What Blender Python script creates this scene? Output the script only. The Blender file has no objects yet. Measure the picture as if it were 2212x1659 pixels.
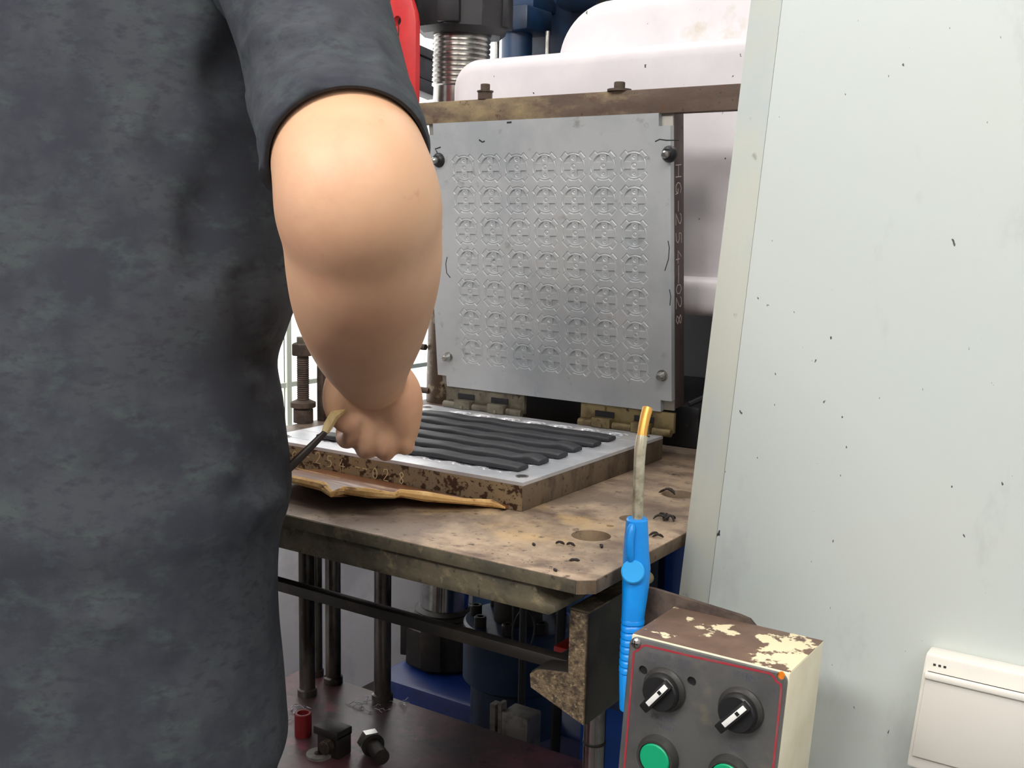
import bpy, bmesh, math, random
import numpy as np
from mathutils import Vector, Matrix

# ------------------------------------------------------------------ camera, world, lamps, exposure
# Working frame: x along the press front, y into the press, z = 0 at the top of the lower mould half.
# Everything is lifted by LIFT at the end so that the workshop floor lies at z = 0.
LIFT = 0.95
S = bpy.context.scene
COL = S.collection
random.seed(7)
FPX, CX, CY = 2322.0, 1106.0, 829.5
CAM = Vector((0.66177, -1.02627, 0.29102))
_f = Vector((-0.54655817, 0.82528981, -0.14202429))
_r = Vector((0.83198287, 0.55443929, 0.02003922))
_u = Vector((-0.09528201, 0.10720917, 0.98966031))
cd = bpy.data.cameras.new('camera')
cam = bpy.data.objects.new('camera', cd); COL.objects.link(cam)
cd.sensor_width = 36.0; cd.lens = 36.0 * FPX / 2212.0; cd.clip_start = 0.02
cam.matrix_world = Matrix(((_r.x, _u.x, -_f.x, CAM.x), (_r.y, _u.y, -_f.y, CAM.y),
                           (_r.z, _u.z, -_f.z, CAM.z), (0, 0, 0, 1)))
S.camera = cam

w = bpy.data.worlds.new('daylight'); S.world = w; w.use_nodes = True
wb = w.node_tree.nodes['Background']
wb.inputs[0].default_value = (1.0, 0.99, 0.97, 1); wb.inputs[1].default_value = 3.0

def area(name, loc, target, sx, sy, power, col):
    l = bpy.data.lights.new(name, 'AREA'); l.shape = 'RECTANGLE'; l.size = sx; l.size_y = sy
    l.energy = power; l.color = col
    o = bpy.data.objects.new(name, l); COL.objects.link(o); o.location = loc
    o.rotation_euler = (Vector(target) - Vector(loc)).to_track_quat('-Z', 'Y').to_euler()
    return o
# fluorescent battens under the workshop ceiling, and one added fill by the left wall
area('unseen_overhead_light', (0.95, -1.05, 1.80), (0.2, -0.2, 0), 1.2, 0.22, 24, (1, 0.96, 0.89))
area('unseen_overhead_light', (-0.3, -2.7, 2.10), (-0.2, -1.5, 0.2), 1.8, 0.7, 105, (1, 0.98, 0.95))
area('unseen_overhead_light', (2.6, -1.9, 2.10), (2.6, -1.9, 0), 1.3, 0.30, 44, (1, 0.98, 0.95))
area('unseen_overhead_light', (-0.85, 0.25, 2.10), (-0.8, 0.25, 0), 0.3, 1.2, 14, (1, 0.98, 0.95))  # unseen fill added to brighten the wall visible below the table
area('unseen_overhead_light', (0.35, 1.25, 2.10), (0.2, 0.8, 0), 1.3, 0.30, 13, (1, 0.97, 0.92))
# daylight entering by the window (portal for the sky outside)
l_ = area('window_portal', (-1.22, 1.08, .52), (0, 1.08, .52), 1.56, 1.56, 1, (1, 1, 1)); l_.data.cycles.is_portal = True
S.view_settings.view_transform = 'Standard'; S.view_settings.look = 'None'
S.view_settings.exposure = 0.0; S.view_settings.gamma = 1.0
S.view_settings.use_curve_mapping = False

# ------------------------------------------------------------------ helpers
def ray(x, y): return _f + _r * ((x - CX) / FPX) - _u * ((y - CY) / FPX)
def at(x, y, d): return CAM + ray(x, y) * d
def on(x, y, ax, val):
    q = ray(x, y); return CAM + q * ((val - CAM[ax]) / q[ax])

def c(r, g, b):
    def k(v):
        v /= 255.0
        return v / 12.92 if v <= 0.04045 else ((v + 0.055) / 1.055) ** 2.4
    return (k(r), k(g), k(b), 1.0)

def mat(name, col, rough=0.5, metal=0.0, layers=(), bump=0.0, bscale=60.0, spec=0.5, stretch=(1, 1, 1), coat=0.0, world=False):
    """layers: (colour, noise scale, lo, hi[, stretch][, detail]) mixed over the base where noise runs lo..hi"""
    m = bpy.data.materials.new(name); m.use_nodes = True
    nt = m.node_tree; N = nt.nodes; L = nt.links
    b = N['Principled BSDF']
    b.inputs['Roughness'].default_value = rough; b.inputs['Metallic'].default_value = metal
    b.inputs['Specular IOR Level'].default_value = spec; b.inputs['Coat Weight'].default_value = coat
    b.inputs['Base Color'].default_value = col
    tc = N.new('ShaderNodeNewGeometry') if world else N.new('ShaderNodeTexCoord')
    tco = tc.outputs['Position'] if world else tc.outputs['Object']
    prev = None
    for i, ly in enumerate(layers):
        lc, sc, lo, hi = ly[:4]
        st = ly[4] if len(ly) > 4 else stretch
        mp = N.new('ShaderNodeMapping'); mp.inputs['Scale'].default_value = st
        mp.inputs['Location'].default_value = (i * 3.7, i * 1.9, i * 5.3)
        L.new(tco, mp.inputs[0])
        nz = N.new('ShaderNodeTexNoise'); nz.inputs['Scale'].default_value = sc
        nz.inputs['Detail'].default_value = ly[5] if len(ly) > 5 else 6.0
        nz.inputs['Roughness'].default_value = 0.62
        L.new(mp.outputs[0], nz.inputs['Vector'])
        src = nz.outputs[0]
        if len(ly) > 6:
            axn, g0, g1, amt = ly[6]
            sp = N.new('ShaderNodeSeparateXYZ'); L.new(tco, sp.inputs[0])
            gr = N.new('ShaderNodeMapRange'); gr.inputs[1].default_value = g0; gr.inputs[2].default_value = g1; gr.inputs[4].default_value = amt
            L.new(sp.outputs[axn], gr.inputs[0])
            ad = N.new('ShaderNodeMath'); ad.operation = 'ADD'; L.new(src, ad.inputs[0]); L.new(gr.outputs[0], ad.inputs[1]); src = ad.outputs[0]
        mr = N.new('ShaderNodeMapRange'); mr.inputs[1].default_value = lo; mr.inputs[2].default_value = hi
        L.new(src, mr.inputs[0])
        mx = N.new('ShaderNodeMix'); mx.data_type = 'RGBA'
        L.new(mr.outputs[0], mx.inputs[0])
        if prev is None: mx.inputs[6].default_value = col
        else: L.new(prev, mx.inputs[6])
        mx.inputs[7].default_value = lc
        prev = mx.outputs[2]
    if prev is not None: L.new(prev, b.inputs['Base Color'])
    if bump:
        nz = N.new('ShaderNodeTexNoise'); nz.inputs['Scale'].default_value = bscale; nz.inputs['Detail'].default_value = 5
        L.new(tco, nz.inputs['Vector'])
        bp = N.new('ShaderNodeBump'); bp.inputs['Strength'].default_value = bump; bp.inputs['Distance'].default_value = 0.002
        L.new(nz.outputs[0], bp.inputs['Height']); L.new(bp.outputs[0], b.inputs['Normal'])
    return m

class MB:
    """collects shapes, builds ONE mesh object"""
    def __init__(s): s.bm = bmesh.new()
    def _take(s, tb, mi):
        for fc in tb.faces: fc.material_index = mi
        me = bpy.data.meshes.new('t'); tb.to_mesh(me); tb.free(); s.bm.from_mesh(me); bpy.data.meshes.remove(me)
        return s
    def box(s, lo, hi, bev=0.0, seg=2, mi=0, M=None, shear=None):
        tb = bmesh.new(); bmesh.ops.create_cube(tb, size=1)
        lo, hi = Vector(lo), Vector(hi)
        for v in tb.verts:
            v.co = Vector(((lo[i] + hi[i]) / 2 + v.co[i] * (hi[i] - lo[i]) for i in range(3)))
        if bev: bmesh.ops.bevel(tb, geom=list(tb.edges), offset=bev, segments=seg, affect='EDGES', profile=0.5)
        if shear:
            for v in tb.verts: v.co.x += shear[0] * (v.co.z - shear[1])
        if M is not None: bmesh.ops.transform(tb, matrix=M, verts=tb.verts)
        return s._take(tb, mi)
    def rings(s, R, cap0=True, cap1=True, mi=0, close=False):
        tb = bmesh.new(); n = len(R[0])
        V = [[tb.verts.new(p) for p in r] for r in R]
        K = len(R)
        for i in range(K if close else K - 1):
            a, b = V[i], V[(i + 1) % K]
            for j in range(n):
                tb.faces.new((a[j], a[(j + 1) % n], b[(j + 1) % n], b[j]))
        if not close:
            if cap0: tb.faces.new(V[0][::-1])
            if cap1: tb.faces.new(V[-1])
        bmesh.ops.recalc_face_normals(tb, faces=tb.faces)
        return s._take(tb, mi)
    def lathe(s, p, axis, prof, n=24, mi=0, cap0=True, cap1=True, phase=0.0, flat=1.0):
        """prof: (distance along axis, radius)"""
        p = Vector(p); axis = Vector(axis).normalized()
        e1 = axis.orthogonal().normalized(); e2 = axis.cross(e1)
        R = [[p + axis * h + e1 * (rr * math.cos(2 * math.pi * j / n + phase)) + e2 * (flat * rr * math.sin(2 * math.pi * j / n + phase)) for j in range(n)] for h, rr in prof]
        return s.rings(R, cap0, cap1, mi)
    def cyl(s, a, b, ra, rb=None, n=24, mi=0, bev=0.0):
        a, b = Vector(a), Vector(b); rb = ra if rb is None else rb; L = (b - a).length
        pr = [(0, ra), (L, rb)] if not bev else [(0, ra - bev), (bev, ra), (L - bev, rb), (L, rb - bev)]
        return s.lathe(a, b - a, pr, n, mi)
    def tube(s, pts, r, n=8, mi=0, close=False, flat=None, up=None):
        pts = [Vector(p) for p in pts]; K = len(pts)
        rs = r if isinstance(r, (list, tuple)) else [r] * K
        R = []; prev = None
        for i, p in enumerate(pts):
            if close: t = pts[(i + 1) % K] - pts[i - 1]
            else: t = pts[min(i + 1, K - 1)] - pts[max(i - 1, 0)]
            t.normalize()
            if up is not None: e1 = (Vector(up) - t * t.dot(Vector(up))).normalized()
            elif prev is None: e1 = t.orthogonal().normalized()
            else: e1 = (prev - t * prev.dot(t)).normalized()
            prev = e1; e2 = t.cross(e1); fl = flat if flat else 1.0
            R.append([p + e1 * (rs[i] * fl * math.cos(2 * math.pi * j / n)) + e2 * (rs[i] * math.sin(2 * math.pi * j / n)) for j in range(n)])
        return s.rings(R, True, True, mi, close)
    def prism(s, poly, ax, a, b, mi=0, bev=0.0):
        """polygon in the two other axes, extruded along axis ax from a to b"""
        o = [i for i in range(3) if i != ax]
        def P(q, h):
            v = [0, 0, 0]; v[o[0]], v[o[1]] = q; v[ax] = h; return Vector(v)
        tb = bmesh.new()
        A = [tb.verts.new(P(q, a)) for q in poly]; B = [tb.verts.new(P(q, b)) for q in poly]
        n = len(poly)
        for j in range(n): tb.faces.new((A[j], A[(j + 1) % n], B[(j + 1) % n], B[j]))
        tb.faces.new(A[::-1]); tb.faces.new(B)
        bmesh.ops.recalc_face_normals(tb, faces=tb.faces)
        if bev: bmesh.ops.bevel(tb, geom=list(tb.edges), offset=bev, segments=2, affect='EDGES', profile=0.5)
        return s._take(tb, mi)
    def xf(s, M): bmesh.ops.transform(s.bm, matrix=M, verts=s.bm.verts); return s
    def build(s, name, mats, parent=None, off=None, sharp=35):
        me = bpy.data.meshes.new(name)
        if off is not None:
            bmesh.ops.translate(s.bm, vec=-Vector(off), verts=s.bm.verts)
        s.bm.to_mesh(me); s.bm.free()
        for m in (mats if isinstance(mats, (list, tuple)) else [mats]): me.materials.append(m)
        for p in me.polygons: p.use_smooth = True
        me.set_sharp_from_angle(angle=math.radians(sharp))
        return link(name, me, parent)

def link(name, me, parent=None):
    o = bpy.data.objects.new(name, me); COL.objects.link(o)
    if parent is not None: o.parent = parent
    return o
def tag(o, label, cat, group=None, kind=None):
    o['label'] = label
    if cat: o['category'] = cat
    if group: o['group'] = group
    if kind: o['kind'] = kind
    return o
def thing(name, loc, label, cat, group=None, rot=(0, 0, 0)):
    o = bpy.data.objects.new(name, None); COL.objects.link(o); o.location = loc; o.rotation_euler = rot
    o.empty_display_size = 0.05
    return tag(o, label, cat, group)
def structure(o): o['kind'] = 'structure'; return o
def boolean_cut(o, cutters):
    par, o.parent = o.parent, None; oloc = o.location.copy(); o.location = (0, 0, 0)
    for cu in cutters:
        md = o.modifiers.new('b', 'BOOLEAN'); md.operation = 'DIFFERENCE'; md.object = cu; md.solver = 'EXACT'
    bpy.context.view_layer.update()
    dg = bpy.context.evaluated_depsgraph_get()
    me = bpy.data.meshes.new_from_object(o.evaluated_get(dg))
    o.modifiers.clear(); old = o.data; o.data = me; bpy.data.meshes.remove(old)
    for cu in cutters:
        m = cu.data; bpy.data.objects.remove(cu); bpy.data.meshes.remove(m)
    o.parent = par; o.location = oloc
    for p in me.polygons: p.use_smooth = True
    me.set_sharp_from_angle(angle=math.radians(35))

# ------------------------------------------------------------------ materials
m_alu = mat('mould_aluminium', c(192, 196, 198), 0.40, 0.45, [(c(176, 182, 186), 9, .45, .65), (c(150, 150, 148), 40, .62, .75), (c(70, 68, 66), 55, .70, .78)], bump=0.05, bscale=150, world=True)
m_alu_top = mat('mould_aluminium_bright', c(222, 222, 226), 0.34, 0.5, [(c(196, 200, 206), 12, .45, .6), (c(120, 118, 116), 70, .68, .78)], bump=0.04, bscale=150, world=True)
m_tan = mat('tan_oxidised_steel', c(158, 136, 104), 0.62, 0.25, [(c(138, 122, 98), 14, .4, .6), (c(66, 44, 28), 85, .53, .58, (1, 1, 1.2), 8), (c(60, 40, 26), 260, .60, .66)], bump=0.25, bscale=120)
m_tan_side = mat('grey_brown_steel', c(112, 97, 80), 0.6, 0.3, [(c(78, 64, 52), 30, .45, .62, (1, 1, .4)), (c(60, 46, 36), 120, .58, .68)], bump=0.2, bscale=120)
m_mauve = mat('dark_mauve_steel', c(84, 70, 66), 0.55, 0.3, [(c(66, 54, 52), 18, .42, .6), (c(28, 24, 24), 45, .62, .7)], bump=0.12)
m_back = mat('pale_backing_steel', c(150, 146, 140), 0.5, 0.4, [(c(104, 100, 94), 40, .5, .7)])
m_brass = mat('yellow_passivated_steel', c(138, 124, 88), 0.46, 0.55, [(c(106, 92, 66), 26, .45, .6), (c(64, 52, 40), 80, .6, .7)], bump=0.1)
m_brass_grey = mat('grey_passivated_steel', c(122, 117, 102), 0.48, 0.5, [(c(92, 86, 74), 26, .45, .6), (c(64, 54, 44), 80, .6, .7)], bump=0.1)
m_rust = mat('rusty_bar', c(104, 88, 76), 0.75, 0.1, [(c(88, 72, 62), 16, .42, .6, (.5, 1, 1.4)), (c(158, 140, 106), 20, .42, .62, (.5, 1, 1.2), 8, ('X', .06, .20, -.2)), (c(96, 70, 54), 50, .58, .68), (c(60, 48, 42), 120, .62, .7)], bump=0.35, bscale=140)
m_rust_dark = mat('dark_rust', c(92, 78, 68), 0.7, 0.3, [(c(66, 54, 48), 40, .45, .6)], bump=0.3)
m_table = mat('stained_table_steel_lit_right', c(118, 103, 90), 0.5, 0.15, [(c(176, 154, 130), 9, .50, .68, (1, .8, 1), 6, ('X', .12, .36, .13)), (c(104, 86, 74), 14, .5, .68, (.8, 1.2, 1)), (c(206, 174, 126), 5, .60, .74, (1, 1, 1), 6, ('X', .15, .36, .06)), (c(72, 60, 50), 60, .60, .70), (c(52, 44, 38), 170, .64, .70)], bump=0.22, bscale=110)  # stains, with X-ramped tan layers painting in the lit right side
m_fascia = mat('mossy_table_edge', c(92, 84, 66), 0.7, 0.25, [(c(70, 66, 54), 22, .42, .6), (c(122, 110, 84), 55, .56, .7), (c(48, 42, 36), 90, .6, .7)], bump=0.4, bscale=130)
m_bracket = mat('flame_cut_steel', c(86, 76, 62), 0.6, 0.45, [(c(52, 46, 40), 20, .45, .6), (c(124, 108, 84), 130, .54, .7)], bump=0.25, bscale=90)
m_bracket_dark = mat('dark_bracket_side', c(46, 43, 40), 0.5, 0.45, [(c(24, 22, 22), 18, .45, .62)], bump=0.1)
m_cut = mat('rough_flame_cut_face', c(108, 92, 70), 0.8, 0.2, [(c(66, 54, 42), 150, .45, .6), (c(150, 132, 102), 230, .56, .68)], bump=1.0, bscale=260)
m_dark = mat('blackened_steel', c(44, 41, 38), 0.5, 0.4, [(c(62, 55, 47), 30, .52, .68)], bump=0.15)
m_black = mat('black_paint', c(32, 32, 35), 0.42, 0.1, [(c(60, 60, 64), 60, .62, .72)], bump=0.15)
m_steel = mat('bright_steel', c(176, 174, 170), 0.24, 0.9, [(c(130, 126, 120), 30, .5, .7)])
m_chrome = mat('chrome_rod', c(168, 168, 168), 0.16, 1.0, [(c(120, 118, 114), 20, .5, .7)])
m_oilrod = mat('oily_steel_rod', c(122, 118, 112), 0.3, 0.8, [(c(60, 57, 52), 14, .45, .6, (1, 1, .4))])
m_column = mat('press_column', c(84, 66, 48), 0.42, 0.5, [(c(70, 56, 44), 12, .45, .62, (1, 1, .5)), (c(150, 136, 112), 30, .58, .7), (c(44, 38, 32), 60, .6, .68)], bump=0.15)
m_silver = mat('silver_machine_paint', c(226, 222, 224), 0.42, 0.0, [(c(214, 208, 212), 4, .45, .65), (c(196, 186, 164), 7, .64, .78), (c(60, 54, 48), 75, .715, .725, (1, 1, 1), 3)], bump=0.03)
m_blue = mat('blue_machine_paint', c(16, 46, 112), 0.42, 0.0, [(c(12, 34, 92), 8, .45, .65), (c(14, 18, 30), 20, .6, .72)], bump=0.06)
m_navy = mat('dark_blue_machine_paint', c(22, 52, 84), 0.42, 0.0, [(c(14, 30, 52), 9, .42, .62)], bump=0.06)
m_red = mat('red_guard_paint', c(196, 34, 36), 0.4, 0.0, [(c(176, 30, 34), 12, .45, .65), (c(60, 20, 20), 90, .70, .73)])
m_maroon = mat('worn_red_brown_paint', c(84, 62, 54), 0.6, 0.2, [(c(120, 32, 38), 34, .52, .6, (1, 1, .7)), (c(60, 46, 42), 120, .55, .65)], bump=0.2)
m_plat = mat('oily_maroon_platform', c(112, 72, 80), 0.42, 0.0, [(c(70, 56, 56), 7, .42, .6), (c(150, 84, 100), 16, .58, .7), (c(48, 42, 42), 40, .58, .68)], bump=0.25, bscale=60)
m_cabinet = mat('pale_cabinet_paint', c(194, 200, 195), 0.42, 0.0, [(c(192, 200, 197), 2.5, .45, .6), (c(170, 176, 174), 9, .58, .76, (1, 1, .5)), (c(52, 52, 56), 36, .725, .738, (1, 1, .8), 3), (c(80, 80, 84), 85, .715, .73, (1.6, 1, .8), 2)])
m_cabedge = mat('cabinet_edge_paint', c(196, 200, 190), 0.42, 0.0, [(c(186, 196, 196), 5, .45, .6), (c(140, 140, 130), 30, .66, .74)])
m_plastic = mat('white_plastic', c(230, 226, 216), 0.35, 0, [(c(222, 218, 212), 8, .45, .6), (c(150, 140, 126), 150, .74, .76)])
m_plastic_lid = mat('greyed_white_plastic', c(212, 208, 200), 0.3, 0)
m_cream = mat('cream_paint', c(222, 216, 192), 0.45, 0, [(c(206, 198, 168), 8, .45, .65), (c(120, 104, 74), 60, .70, .73)])
m_boxtop = mat('worn_box_top', c(116, 92, 76), 0.55, 0.05, [(c(96, 74, 62), 14, .45, .62), (c(226, 212, 176), 30, .60, .625, (1, 1, 1), 9, ('X', .012, .045, .13)), (c(48, 34, 30), 60, .70, .74)], bump=0.2)
m_facep = mat('brushed_panel_metal', c(128, 128, 126), 0.36, 0.65, [(c(108, 108, 108), 10, .45, .62), (c(146, 142, 124), 24, .62, .74)], bump=0.03)
m_redline = mat('faded_red_print', c(158, 44, 56), 0.5, 0, [(c(140, 80, 80), 40, .5, .62)])
m_print = mat('faded_blue_black_print', c(96, 98, 106), 0.5, 0.3)
m_knob = mat('black_knob_plastic', c(28, 28, 29), 0.36, 0)
m_bezel = mat('dark_bezel', c(56, 55, 53), 0.42, 0.1)
m_white = mat('white_pointer', c(236, 236, 232), 0.4, 0)
m_green = mat('green_button', c(8, 158, 108), 0.42, 0)
m_orange = mat('orange_screw_hole', c(222, 122, 22), 0.5, 0)
m_gun = mat('blue_gun_plastic', c(4, 138, 224), 0.33, 0, [(c(2, 124, 210), 14, .45, .62)])
m_gunl = mat('light_blue_plastic', c(44, 160, 230), 0.33, 0)
m_pipe = mat('scorched_steel_pipe', c(196, 190, 166), 0.3, 0.55, [(c(120, 110, 84), 30, .45, .65), (c(214, 210, 190), 60, .55, .7)])
m_brasstip = mat('brass_tip', c(222, 166, 80), 0.34, 0.45, [(c(150, 96, 50), 40, .52, .66), (c(240, 214, 150), 60, .58, .7)])
m_rubber = mat('black_rubber_strip', c(36, 38, 42), 0.48, 0, [(c(48, 50, 54), 18, .45, .65, (.4, 1, 1))], bump=0.12, bscale=80)
m_scrap = mat('rubber_scrap', c(38, 30, 26), 0.7, 0)
m_marker = mat('paint_marker', c(226, 206, 160), 0.7, 0)
m_marker2 = mat('pale_paint_marker', c(190, 176, 168), 0.7, 0)
m_card = mat('oily_cardboard_sheen', c(126, 82, 50), 0.36, 0, [(c(96, 58, 34), 10, .42, .6, (.5, 2, 1)), (c(196, 176, 168), 16, .56, .68, (.35, 2.4, 1)), (c(70, 46, 34), 30, .56, .66, (.4, 2, 1))], bump=0.15)  # pale streak layer paints in the sheen on the oily card
m_cardedge = mat('torn_cardboard_edge', c(190, 150, 92), 0.75, 0, [(c(216, 182, 124), 40, .5, .65), (c(120, 84, 48), 70, .54, .66, (.4, 1, 2))], bump=0.7, bscale=180)
m_wall = mat('white_wall_paint', c(226, 224, 226), 0.7, 0, [(c(196, 194, 198), 3, .45, .6), (c(170, 165, 165), 30, .70, .74)], bump=0.05)
m_floor = mat('dark_concrete', c(72, 66, 62), 0.6, 0, [(c(48, 44, 42), 4, .42, .62), (c(90, 80, 74), 30, .6, .7)], bump=0.2)
m_frame = mat('window_steel_with_glare', c(232, 240, 222), 0.5, 0.1)  # window glare is painted in as a paler base colour
m_cable = mat('black_cable', c(26, 26, 28), 0.45, 0)
m_hose = mat('grey_duct', c(70, 70, 74), 0.5, 0.1, [(c(50, 50, 54), 12, .45, .6)])
m_foil = mat('clear_film_scrap', c(190, 190, 196), 0.2, 0.3)
m_glass = bpy.data.materials.new('window_glass'); m_glass.use_nodes = True
_b = m_glass.node_tree.nodes['Principled BSDF']
_b.inputs['Transmission Weight'].default_value = 1.0; _b.inputs['Roughness'].default_value = 0.0; _b.inputs['IOR'].default_value = 1.08
m_skin = mat('skin', c(210, 166, 132), 0.5, 0, [(c(200, 150, 120), 9, .46, .7), (c(188, 136, 108), 30, .66, .8)], bump=0.06, bscale=220)
m_skin.node_tree.nodes['Principled BSDF'].inputs['Subsurface Weight'].default_value = 0.05
m_skin.node_tree.nodes['Principled BSDF'].inputs['Subsurface Radius'].default_value = (0.012, 0.005, 0.003)
m_shirt = mat('charcoal_cotton', c(64, 67, 72), 0.92, 0, [(c(52, 55, 62), 12, .42, .60), (c(68, 76, 76), 26, .52, .72, (1, 1, 1.6)), (c(52, 53, 60), 70, .50, .70, (1, 1, 2))], bump=0.12, bscale=300, spec=0.2)
m_trouser = mat('dark_trouser_cloth', c(40, 42, 50), 0.9, 0, bump=0.1, bscale=300, spec=0.2)
m_hair = mat('black_hair', c(26, 22, 20), 0.6, 0, bump=0.6, bscale=200)
m_shoe = mat('black_shoe', c(30, 30, 32), 0.5, 0)
m_nail = mat('fingernail', c(228, 180, 160), 0.35, 0)
m_wood = mat('pale_wooden_handle', c(226, 204, 150), 0.5, 0, [(c(196, 164, 106), 40, .55, .7, (1, 1, .3))])
m_blade = mat('dark_steel_blade', c(52, 44, 38), 0.4, 0.4)
m_bushing = mat('red_bushing', c(120, 26, 28), 0.45, 0)

# ------------------------------------------------------------------ the room
FZ = -LIFT
XW, YB = -1.2, 1.9
structure(MB().box((-1.3, -4.1, FZ - .05), (4.1, 2.0, FZ)).build('floor', m_floor))
structure(MB().box((-1.3, -4.1, 2.2), (4.1, 2.0, 2.25)).build('ceiling', m_wall))
structure(MB().box((-1.3, -4.1, FZ), (4.1, -4.0, 2.2)).build('wall_front', m_wall))
structure(MB().box((4.0, -4.0, FZ), (4.1, 2.0, 2.2)).build('wall_right', m_wall))
structure(MB().box((XW, YB, FZ), (4, YB + .1, 2.2)).build('wall_back', m_wall))
WY0, WY1, WZ0, WZ1 = 0.30, 1.86, -0.26, 1.3
structure(MB().box((XW - .1, -4.0, FZ), (XW, YB, WZ0)).box((XW - .1, -4.0, WZ1), (XW, YB, 2.2)).box((XW - .1, -4.0, WZ0), (XW, WY0, WZ1)).box((XW - .1, WY1, WZ0), (XW, YB + .1, WZ1)).build('wall_left', m_wall))
win = structure(MB().box((XW - .07, WY0, WZ0), (XW - .03, WY0 + .03, WZ1)).box((XW - .07, WY1 - .03, WZ0), (XW - .03, WY1, WZ1))
                .box((XW - .07, WY0, WZ0), (XW - .03, WY1, WZ0 + .03)).box((XW - .07, WY0, WZ1 - .03), (XW - .03, WY1, WZ1)).build('window_1', m_frame))
for yb in (0.854, 1.30):
    MB().box((XW - .058, yb - .008, WZ0), (XW - .04, yb + .008, WZ1)).build('window_bar', m_frame, win)
for zb in (-0.098, 0.30, 0.70):
    MB().box((XW - .056, WY0, zb - .006), (XW - .042, WY1, zb + .006)).build('window_bar', m_frame, win)
for y0, y1 in ((WY0 + .03, .846), (.862, 1.292), (1.308, WY1 - .03)):
    MB().box((XW - .051, y0, WZ0 + .03), (XW - .048, y1, WZ1 - .03)).build('pane', m_glass, win)

# ------------------------------------------------------------------ hydraulic press
press = thing('hydraulic_press', (0, .6, FZ), 'large hydraulic press with silver painted casing, threaded column and blue base behind the mould', 'press')
PO = press.location; TZ_ = -.0346
def pbuild(mb, n, m, par=None): return mb.build(n, m, par or press, PO)
# silver casing with big rounded corners and a rolled front edge
def rounded_rect(x0, x1, z0, z1, r, n=8, corners=(1, 1, 1, 1)):
    P = []
    for k, (cx_, cz_, a0) in enumerate(((x1 - r, z1 - r, 0), (x0 + r, z1 - r, 90), (x0 + r, z0 + r, 180), (x1 - r, z0 + r, 270))):
        if corners[k]:
            for j in range(n + 1):
                a = math.radians(a0 + 90 * j / n); P.append((cx_ + r * math.cos(a), cz_ + r * math.sin(a)))
        else:
            P.append((cx_ + r * (1 if k in (0, 3) else -1), cz_ + r * (1 if k in (0, 1) else -1)))
    return P
def rolled(x0, x1, z0, z1, r, y0, y1, f, n=10):
    R = []
    for q in range(7):
        a = math.radians(90 * q / 6); ins = f * (1 - math.sin(a)); yy = y0 + f * (1 - math.cos(a))
        P = rounded_rect(x0 + ins, x1 - ins, z0 + ins, z1 - ins, max(r - ins, .002), n)
        R.append([Vector((p[0], yy, p[1])) for p in P])
    R.append([Vector((p[0], y1, p[1])) for p in rounded_rect(x0, x1, z0, z1, r, n)])
    return MB().rings(R)
pbuild(rolled(-.492, .42, .165, .578, .05, .50, .86, .024), 'casing', m_silver)
pbuild(rolled(-.488, .42, .168, .226, .024, .482, .53, .018), 'casing_lip', m_silver)
pbuild(rolled(-.345, .50, .38, .676, .10, .60, 1.0, .03, 14), 'ram_housing', m_silver)
# columns
c0, c1 = Vector((-.5640, .60, -.44)), Vector((-.540, .60, .60))
cdir = (c1 - c0).normalized()
def colpt(z): return c0 + cdir * ((z + .44) / cdir.z)
pbuild(MB().cyl(colpt(-.60), colpt(-.08), .0475), 'lower_column', m_chrome)
pbuild(MB().cyl(colpt(-.08), colpt(.50), .0475), 'column', m_column)
prof = [(0, .0475), (.02, .0495)]
zt = .045
for k in range(12):
    prof += [(zt, .0490), (zt + .0025, .0525), (zt + .0060, .0525), (zt + .0085, .0490)]; zt += .0088
prof += [(zt + .06, .049)]
pbuild(MB().lathe(colpt(.50), cdir, prof, 40), 'column_thread', m_steel)
def nut(z0, z1, R):
    mb = MB(); p = colpt(z0); h = (z1 - z0)
    mb.lathe(p, cdir, [(0, R * .86), (.010, R), (h - .01, R), (h, R * .86)], 8, phase=.25)
    for k in range(4):
        a = k * math.pi / 2 + .35
        q = p + Vector((math.cos(a), math.sin(a), 0)) * R * .93
        mb.box((-.020, -.012, .012), (.020, .010, h), .002, M=Matrix.Translation(q) @ Matrix.Rotation(a - math.pi / 2, 4, 'Z'))
    return mb
pbuild(nut(.635, .80, .086), 'column_nut', m_black)
pbuild(nut(-.56, -.468, .078), 'column_nut', m_dark)
pbuild(MB().lathe(colpt(-.468), cdir, [(0, .060), (.006, .056), (.010, .060), (.016, .055), (.020, .058), (.026, .05)], 32), 'lower_thread', m_dark)
for yy, zz, ln in ((.545, .069, .05), (.545, -.013, .06)):
    pbuild(MB().cyl((-.655 + .02, .56, zz), (-.655 + .02 + ln, .56, zz), .0058, n=12), 'stop_pin', m_rust_dark)
# blue base and frame
pbuild(MB().box((-.640, .47, FZ), (.30, 1.0, -.56), .012), 'base', m_blue)
pbuild(MB().box((-.40, .468, -.90), (-.394, .472, -.565)), 'base_joint', m_dark)
pbuild(MB().box((-.10, .33, FZ), (.60, .37, -.085), .004), 'front_frame', mat('blue_panel_paint_lit', c(34, 92, 190), 0.4))  # lighter copy of the blue paint so the shaded panel looks lit
for xr in (.02, .12, .175, .215, .26):
    pbuild(MB().box((xr - .011, .31, FZ), (xr + .011, .335, -.09), .003), 'frame_rib', m_navy)
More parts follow.
